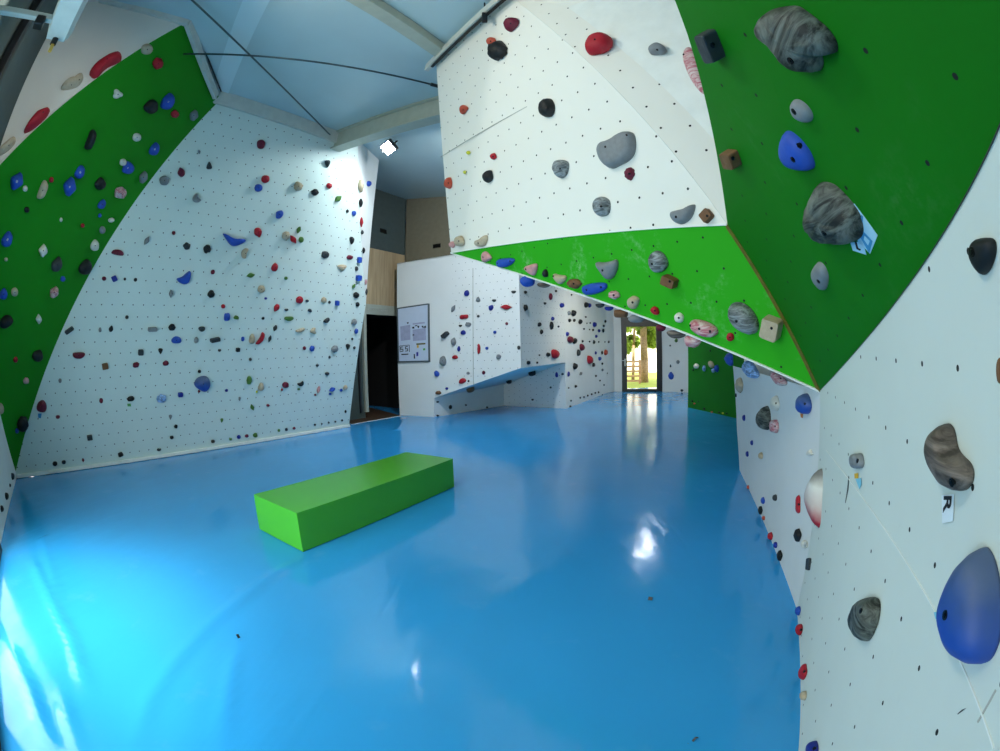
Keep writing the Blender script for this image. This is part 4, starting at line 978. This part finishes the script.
for h in HOLDS:
    if 'huge blue egg' in h['label'] or 'round blue hold near the fold' in h['label'] or 'two tone blue' in h['label']: h['o'].data.materials[0] = M['blue_worn']
M['paper'] = plain('white_paper', 'd9e3ea', .7, var=.05); M['ink'] = plain('black_ink', '12141a', .7, var=.05)
M['tag_blue'] = plain('blue_tag_ink', '3f8fc0', .6, var=.05); M['tag_pale'] = plain('pale_blue_tag', 'a9d4ec', .6, var=.05)
M['yel'] = plain('yellow_sticker', 'e0b030', .6, var=.1); M['org'] = plain('orange_sticker', 'd07a30', .6, var=.1); M['cyan'] = plain('cyan_sticker', '7fc4dc', .6, var=.1); M['grn'] = plain('green_sticker','59a85a',.6,var=.1)
def flat(key, name, px, mat, lift=.002, thick=.0012, parent=None, label=None, cat='tag', group=None):
    o, n = FAC[key][:2]
    pts = [hit(x, y, o, n) for x, y in px]
    cen = sum(pts, Vector()) / len(pts)
    MT = frame(cen + n * lift, pts[1] - pts[0], n); inv = MT.inverted(); lp = [inv @ p for p in pts]
    ar = sum(lp[i].x * lp[(i + 1) % len(lp)].y - lp[(i + 1) % len(lp)].x * lp[i].y for i in range(len(lp)))
    if ar < 0: lp = lp[::-1]
    k = len(lp); vs = [(p.x, p.y, 0) for p in lp] + [(p.x, p.y, -thick) for p in lp]
    fs = [list(range(k)), list(range(2 * k - 1, k - 1, -1))] + [[i, i + k, (i + 1) % k + k, (i + 1) % k] for i in range(k)]
    ob = link(name, mesh(name, vs, fs, mat)); 
    if parent is not None:
        ob.parent = parent; ob.matrix_world = MT
        ob.matrix_parent_inverse = parent.matrix_world.inverted() if False else Matrix(); ob.matrix_basis = parent.matrix_basis.inverted() @ MT
    else: ob.matrix_world = MT
    if label: tag(ob, label, cat, group)
    return ob
def zz(off, sc, pts): return [(off[0] + x / sc, off[1] + y / sc) for x, y in pts]
rt = flat('RW', 'route_tag', zz((840, 480), 6.25, [(645, 95), (720, 85), (716, 255), (648, 270)]), M['paper'], .004, label='white paper tag with a black R below the brown kidney hold')
def letter(ch, key, px, lift, parent, rot):
    """one printed letter, fitted into the box px (x0, y0, x1, y1) on the panel; rot 1 = lying on its right side"""
    cu = bpy.data.curves.new('letter', 'FONT'); cu.body = ch; cu.extrude = .01; cu.offset = .02
    tmp = bpy.data.objects.new('letter', cu); COL.objects.link(tmp)
    bpy.context.view_layer.update()
    me = bpy.data.meshes.new_from_object(tmp.evaluated_get(bpy.context.evaluated_depsgraph_get())); me.name = 'letter'
    bpy.data.objects.remove(tmp); bpy.data.curves.remove(cu)
    xs = [v.co.x for v in me.vertices]; ys = [v.co.y for v in me.vertices]; zs = [v.co.z for v in me.vertices]
    o, n = FAC[key][:2]
    x0, y0, x1, y1 = px
    for v in me.vertices:
        a_ = (v.co.x - min(xs)) / (max(xs) - min(xs)); b_ = (v.co.y - min(ys)) / (max(ys) - min(ys)); c_ = (v.co.z - min(zs)) / max(1e-6, max(zs) - min(zs))
        X = x0 + (x1 - x0) * (b_ if rot else a_); Y = y0 + (y1 - y0) * (a_ if rot else 1 - b_)
        v.co = hit(X + (Y - y0) * -.06, Y, o, n) + n * (lift + .0008 * c_)
    me.materials.clear(); me.materials.append(M['ink'])
    ob = link('letter', me, parent); ob.matrix_basis = parent.matrix_basis.inverted()
    return ob
letter('R', 'RW', (946.3, 495.6, 953.9, 512.4), .0052, rt, 1)
bt = flat('RG', 'route_tag', zz((760, 140), 6.257, [(598, 390), (745, 590), (698, 705), (560, 560)]), M['tag_pale'], .006, label='pale blue printed tag sticking out behind the dark rock hold')
BZ = lambda pts: zz((760, 140), 6.257, pts)
flat('RG', 'printed_mark', BZ([(655, 560), (715, 625), (695, 700), (640, 600)]), M['tag_blue'], .0075, parent=bt)
flat('RG', 'printed_mark', BZ([(668, 590), (700, 622), (690, 650), (664, 612)]), M['tag_pale'], .0085, parent=bt)
flat('RG', 'printed_mark', BZ([(645, 460), (655, 470), (650, 560), (640, 590), (632, 580)]), M['tag_blue'], .0075, parent=bt)
bt2 = flat('RG', 'route_tag', BZ([(575, 635), (650, 625), (675, 712), (590, 685)]), M['tag_pale'], .006, label='small white tag with a black tick mark beneath the dark rock hold')
flat('RG', 'printed_mark', BZ([(604, 628), (614, 626), (625, 668), (642, 676), (638, 684), (616, 674)]), M['ink'], .0075, parent=bt2)
st = 'small stickers beside holds'
flat('RW', 'sticker', zz((840, 420), 6.825, [(104, 365), (128, 362), (130, 398), (106, 398)]), M['yel'], .004, label='small yellow and orange sticker below the grey pinch hold', cat='sticker', group=st)
flat('RW', 'sticker', zz((840, 420), 6.825, [(112, 400), (150, 395), (152, 440), (138, 470)]), M['cyan'], .004, label='small pale blue sticker below the grey pinch hold', cat='sticker', group=st)
flat('RW', 'sticker', zz((840, 600), 6.25, [(596, 75), (622, 70), (625, 125), (606, 115)]), M['cyan'], .004, label='pale blue sticker on the left side of the huge blue egg hold', cat='sticker', group=st)
flat('F2', 'sticker', zz((740, 460), 8.333, [(652, 572), (668, 575), (660, 635), (645, 630)]), M['cyan'], .004, label='pale blue sticker below the red and white half lens hold', cat='sticker', group=st)
flat('F1', 'sticker', zz((720, 350), 6.25, [(505, 395), (522, 400), (520, 425), (508, 420)]), M['org'], .004, label='reddish sticker below the round blue hold', cat='sticker', group=st)
for (x, y, lab) in ((585, 432, 'lowest left'),):
    flat('LW', 'sticker', zz((0, 310), 4.545, [(578, 425), (594, 425), (596, 438), (580, 438)]), M['grn'], .004, label='green sticker below a black hold low on the left white wall', cat='sticker', group=st)
flat('LW', 'sticker', zz((0, 310), 4.545, [(172, 470), (190, 470), (186, 492), (174, 490)]), M['tag_blue'], .004, label='blue sticker below the maroon egg hold by the green edge', cat='sticker', group=st)
# whiteboard
Z = lambda pts: zz((390, 300), 10.72, pts)
o_, n_ = FAC['U1'][:2]
wb = flat('U1', 'whiteboard', Z([(88, 92), (412, 45), (426, 655), (100, 662)]), M['paper'], .03, .028, label='framed whiteboard with papers on the white back wall beside the doorway', cat='whiteboard')
M['board'] = plain('whiteboard_face', 'c6d2e4', .3, var=.04); M['lilac'] = plain('lilac_print', 'a9aecb', .7, var=.2)
wb.data.materials[0] = M['board']
for a, b, c2_, d2 in (((82, 86), (414, 38), (414, 52), (84, 100)), ((412, 38), (426, 40), (434, 660), (420, 660)), ((92, 655), (434, 648), (434, 664), (94, 672)), ((80, 88), (94, 90), (108, 668), (94, 668))):
    flat('U1', 'board_frame', Z([a, b, c2_, d2]), plain('board_frame_grey', '525c60', .5), .034, .03, parent=wb)
for pts, m in (([(118, 285), (225, 265), (228, 425), (125, 440)], 'lilac'), ([(250, 320), (390, 300), (395, 430), (255, 440)], 'lilac'), ([(250, 250), (380, 235), (383, 252), (252, 266)], 'lilac')):
    flat('U1', 'paper', Z(pts), M[m], .0315, .001, parent=wb)
for pts in ([(190, 240), (208, 238), (208, 252), (192, 256)], [(245, 290), (268, 286), (270, 306), (248, 308)], [(275, 275), (300, 268), (302, 276), (276, 284)], [(300, 280), (322, 276), (318, 300), (308, 300)], [(345, 280), (362, 276), (372, 296), (358, 300)], [(372, 285), (392, 275), (394, 298), (376, 302)],
            [(250, 370), (268, 368), (268, 380), (250, 382)], [(262, 580), (274, 578), (278, 628), (264, 628)], [(130, 578), (205, 574), (205, 586), (130, 590)]):
    flat('U1', 'writing', Z(pts), M['ink'], .0325, .001, parent=wb)
for pts in ([(110, 490), (215, 480), (217, 486), (112, 496)], [(110, 492), (116, 492), (120, 560), (114, 560)], [(212, 482), (218, 482), (220, 556), (214, 556)]):
    flat('U1', 'writing', Z(pts), M['dark_metal'], .0325, .001, parent=wb)
for (x, y) in ((134, 528), (184, 524)):   # two looped figures in the box, drawn as strokes
    for pts in ([(-14, -26), (16, -30), (16, -22), (-14, -18)], [(-14, -26), (-6, -26), (-4, 2), (-12, 2)], [(-14, -2), (16, -6), (16, 2), (-14, 6)], [(10, -4), (18, -4), (18, 24), (10, 24)], [(-12, 20), (18, 16), (18, 24), (-12, 28)]):
        flat('U1', 'writing', Z([(x + a, y + b) for a, b in pts]), M['ink'], .0325, .001, parent=wb)
flat('U1', 'sticker_strip', Z([(290, 466), (388, 460), (388, 476), (292, 482)]), M['olive'], .0325, .001, parent=wb)
for pts, m in (([(296, 485), (316, 483), (316, 512), (298, 514)], 'yel'), ([(362, 520), (386, 517), (386, 538), (364, 541)], 'grn'), ([(290, 560), (312, 556), (312, 600), (292, 604)], 'navy')):
    flat('U1', 'sticker_strip', Z(pts), M[m] if m != 'navy' else plain('navy_print', '2a2f90', .6), .0325, .001, parent=wb)
# scuff marks on the right wall
for pts, lab in (([(905, 130), (912, 140), (905, 240), (880, 360), (878, 350), (895, 240)], 'dark scuff below the grey pinch hold'),):
    flat('RW', 'scuff_mark', zz((740, 460), 8.333, pts), M['dark_metal'], .0012, .0006, label='thin dark scuff streak on the right white wall below the grey pinch hold', cat='scuff')
flat('RW', 'scuff_mark', zz((840, 600), 6.25, [(735, 712), (765, 685), (792, 674), (770, 692), (740, 714)]), M['dark_metal'], .0012, .0006, label='dark diagonal scuff low on the right white wall', cat='scuff')

# ------------------------------------------------------------------ green box on the mats
t = NT('green_vinyl'); co = t.coord(); M['green_vinyl'] = t.set(t.mix(1., rgb('4cb022'), t.ramp(t.noise(co, 2, 4), [(.3, .93), (.7, 1.)]), 'MULTIPLY'), .28, spec=.5)
ba_, bb_, bc_ = fl(258, 530), fl(303, 552.4), fl(454.4, 487)
ex = (bc_ - bb_); L_ = ex.length; ex.normalize(); ey = UP.cross(ex)
W__ = (ba_ - bb_).length; Hb = .316
gb_ = bpy.data.objects.new('foam_block', None); COL.objects.link(gb_)
mid = bb_ + ex * L_ / 2 + ey * W__ / 2
gb_.matrix_world = frame(mid, ex, UP)
tag(gb_, 'bright green glossy rectangular block lying on the blue mat floor', 'block')
bm = bmesh.new(); box_bm(bm, (0, 0, Hb / 2 + .002), (L_, W__, Hb - .004), bevel=.004)
bm_obj('block_body', bm, M['green_vinyl'], gb_)
bm = bmesh.new(); box_bm(bm, (0, 0, .006), (L_ - .015, W__ - .015, .012), bevel=.002); o = bm_obj('shadow_gap_strip', bm, M['black'], gb_); o['label'] = 'thin black strip drawn as the shadow gap under the block'  # shade under the block, built as a black strip
bm = bmesh.new()
for sy in (-1, 1): box_bm(bm, (0, sy * (W__ / 2 - .003), Hb - .0005), (L_ - .014, .006, .004), bevel=.001)
for sx in (-1, 1): box_bm(bm, (sx * (L_ / 2 - .003), 0, Hb - .0005), (.006, W__ - .014, .004), bevel=.001)
bm_obj('top_seam', bm, M['green_vinyl'], gb_)

# small litter on the floor
def scrap(x, y, w, h, mat, label, rot=0.):
    p = fl(x, y); bm = bmesh.new()
    r = bmesh.ops.create_grid(bm, x_segments=3, y_segments=2, size=.5)
    for v in r['verts']: v.co.z = .15 * math.sin(v.co.x * 6) * .1; v.co.y *= 1 - abs(v.co.x) * .9; v.co.x *= w; v.co.y *= h
    o = bm_obj('floor_scuff', bm, mat); o.location = p + V((0, 0, .004 + fh(p.x, p.y))); o.rotation_euler = (0, 0, rot); tag(o, label, 'scuff'); return o
scrap(239, 638, .06, .018, M['dark_metal'], 'small dark mark on the blue floor in front of the green block', 2.6)
scrap(650, 600, .05, .03, M['dark_metal'], 'small dark mark on the blue floor at the right of the hall', 1.0)
scrap(693, 741, .05, .012, M['dark_metal'], 'tiny dark streak on the blue floor near the bottom edge', .3)

# ------------------------------------------------------------------ lamps and fixtures
t = NT('lit_lens'); t.b.inputs['Emission Color'].default_value = (.85, .93, 1, 1); t.b.inputs['Emission Strength'].default_value = 110.0; M['lens'] = t.set(rgb('ffffff'), .3)
def flood(p, aim, label, lit=True, size=(.30, .24)):
    e = bpy.data.objects.new('floodlight', None); COL.objects.link(e)
    p, aim = V(p), V(aim); z = (aim - p).normalized(); x = z.cross(UP).normalized()
    e.matrix_world = frame(p, x, z); tag(e, label, 'floodlight', 'led floodlights under the roof')
    bm = bmesh.new(); box_bm(bm, (0, 0, -.03), (size[0], size[1], .06), bevel=.012)
    for k in range(7): box_bm(bm, ((k - 3) * size[0] / 8, 0, -.075), (.008, size[1] * .85, .03), bevel=.001)
    bm_obj('lamp_housing', bm, M['dark_metal'], e)
    bm = bmesh.new(); box_bm(bm, (0, 0, .003), (size[0] * .86, size[1] * .84, .008), bevel=.002); bm_obj('lamp_lens', bm, M['lens'], e)
    bm = bmesh.new()
    for s_ in (-1, 1): box_bm(bm, (s_ * (size[0] / 2 + .012), 0, -.05), (.006, .03, .16), bevel=.001)
    box_bm(bm, (0, 0, -.13), (size[0] + .03, .03, .006), bevel=.001)
    bm_obj('lamp_bracket', bm, M['dark_metal'], e)
    return e
def spot(name, p, aim, power, col, ang=150, blend=.6, r=.12):
    l = bpy.data.lights.new(name, 'SPOT'); l.energy = power; l.color = col; l.spot_size = math.radians(ang); l.spot_blend = blend; l.shadow_soft_size = r
    o = bpy.data.objects.new(name, l); COL.objects.link(o); o.location = V(p); o.rotation_euler = (V(aim) - V(p)).to_track_quat('-Z', 'Y').to_euler(); return o
def area(name, p, aim, sx, sy, power, col, portal=False):
    l = bpy.data.lights.new(name, 'AREA'); l.shape = 'RECTANGLE'; l.size = sx; l.size_y = sy; l.energy = power; l.color = col
    if portal: l.cycles.is_portal = True
    o = bpy.data.objects.new(name, l); COL.objects.link(o); o.location = V(p); o.rotation_euler = (V(aim) - V(p)).to_track_quat('-Z', 'Z').to_euler(); return o
led = hit(388, 148, CEO + cdn * .22, CEN)
ledaim = lw(335, 215)
flood(led, led + V((-.35, -.35, -.6)), 'glowing white led floodlight hanging beyond the roof beam')
spot('led_spot', led + V((-.05, -.05, -.12)), lw(290, 330), 66, (.82, 1.0, .98), 128, .35, .1)
l2_ = V((-.45, 5.6, 4.7)); flood(l2_, l2_ + V((.2, .6, -1)), 'led floodlight behind the upper edge of the middle wall')
spot('led_spot_back', l2_ + V((0, .03, -.1)), l2_ + V((-.3, 4.0, -2.6)), 480, (.88, .95, 1.0), 150, .9, .12)
l3_ = V((3.63, 9.77, 3.5)); flood(l3_, l3_ + V((-.2, -.3, -1)), 'led floodlight lighting the back wall beside the glass door')
spot('led_spot_door', l3_ + V((-.02, -.03, -.1)), V((3.0, 12, .6)), 230, (1.0, .97, .86), 150, .9, .12)

# long white fixture at the top left corner
fa, fb = dist(78, -14, 2.2), dist(59, 32, 2.75)
fx = (fb - fa).normalized()
lamp = bpy.data.objects.new('wall_light_fixture', None); COL.objects.link(lamp)
lamp.matrix_world = frame(fb, fx, -LUn * .2 + V((0, 0, -1)))
tag(lamp, 'white metal light fixture hanging at the top left corner', 'light fixture')
LF_ = (fb - fa).length
bm = bmesh.new()
prof = [(-.085, -.03), (-.06, .05), (.06, .05), (.085, .0), (.075, -.05), (-.06, -.06)]
vs0 = [bm.verts.new((-LF_ * 1.6, y, z)) for y, z in prof]; vs1 = [bm.verts.new((0, y, z)) for y, z in prof]
bm.faces.new(vs0[::-1]); bm.faces.new(vs1)
for i in range(6): bm.faces.new([vs0[i], vs0[(i + 1) % 6], vs1[(i + 1) % 6], vs1[i]])
bmesh.ops.recalc_face_normals(bm, faces=bm.faces)
bm_obj('fixture_body', bm, M['steel_white'], lamp)
bm = bmesh.new(); cyl_bm(bm, (-.02, 0, .04), (-.02, .0, .085), .02, 10); o = bm_obj('cable_gland', bm, M['black'], lamp)
bm = bmesh.new(); cyl_bm(bm, (-.02, 0, .085), (-.02, 0, .125), .012, 10); bm_obj('end_plug', bm, plain('brass', 'c8a24a', .4), lamp)
bm = bmesh.new(); box_bm(bm, (-.12, -.32, -.0), (.05, .5, .03), bevel=.004); bm_obj('fixture_arm', bm, M['steel_white'], lamp)
bm = bmesh.new(); box_bm(bm, (-.12, -.14, .03), (.08, .06, .05), bevel=.008); bm_obj('arm_joint', bm, M['black'], lamp)

# daylight through the tall window, then added unseen lamps for the hall
wc = (W0 + W1) / 2
area('window_daylight', wc - LLn * .25 + V((0, 0, 1.25)), wc + LLn * 3 + V((0, 0, .6)), 2.7, 2.2, 95, (.76, 1.0, .96))
fl_p = dist(112, -34, 3.1)
ang = math.atan2(fl_p.dot(NH) + 3.66, fl_p.z)
sp_half = math.radians(88)
axd = (NH * math.sin(sp_half - ang) - UP * math.cos(sp_half - ang)).normalized()
spot('unseen_spot', fl_p, fl_p + axd, 80, (1.0, 1.0, .92), 176, .06, .06)  # added lamp out of view, off the fixture, cutting the floor light edge
spot('unseen_floor_spot', fl_p, V((-2.75, .62, 0)), 700, (.84, 1.0, .92), 62, 1.0, .06)  # added unseen spot that brightens the pool on the floor
spot('added_panel_spot', dist(150, -45, 2.6), hit(30, 140, Tp, LUn), 70, (1.0, .97, .88), 75, .9, .08)  # unseen spot added to brighten the upper left panel
area('added_side_light', V((-2.2, 1.6, 4.3)), V((.4, 3.0, 2.7)), .6, .3, 41, (1.0, .94, .78))  # unseen lamp added to light the middle white wall

sun = bpy.data.lights.new('garden_sun', 'SUN'); sun.energy = 13; sun.angle = .02; sun.color = (1, .95, .85)
so = bpy.data.objects.new('garden_sun', sun); COL.objects.link(so); so.rotation_euler = (V((.1, .75, -1))).to_track_quat('-Z', 'Y').to_euler()
w = bpy.data.worlds.new('sky'); SC.world = w; w.use_nodes = True
nt = w.node_tree; bg = nt.nodes['Background']; bg.inputs[0].default_value = (.93, .97, 1.0, 1); bg.inputs[1].default_value = 4.2

SC.view_settings.view_transform = 'Standard'
SC.view_settings.look = 'None'
SC.view_settings.exposure = -0.3
SC.view_settings.gamma = 1.0
SC.cycles.use_denoising = True
SC.cycles.max_bounces = 8
SC.cycles.diffuse_bounces = 4
SC.cycles.sample_clamp_indirect = 6.0
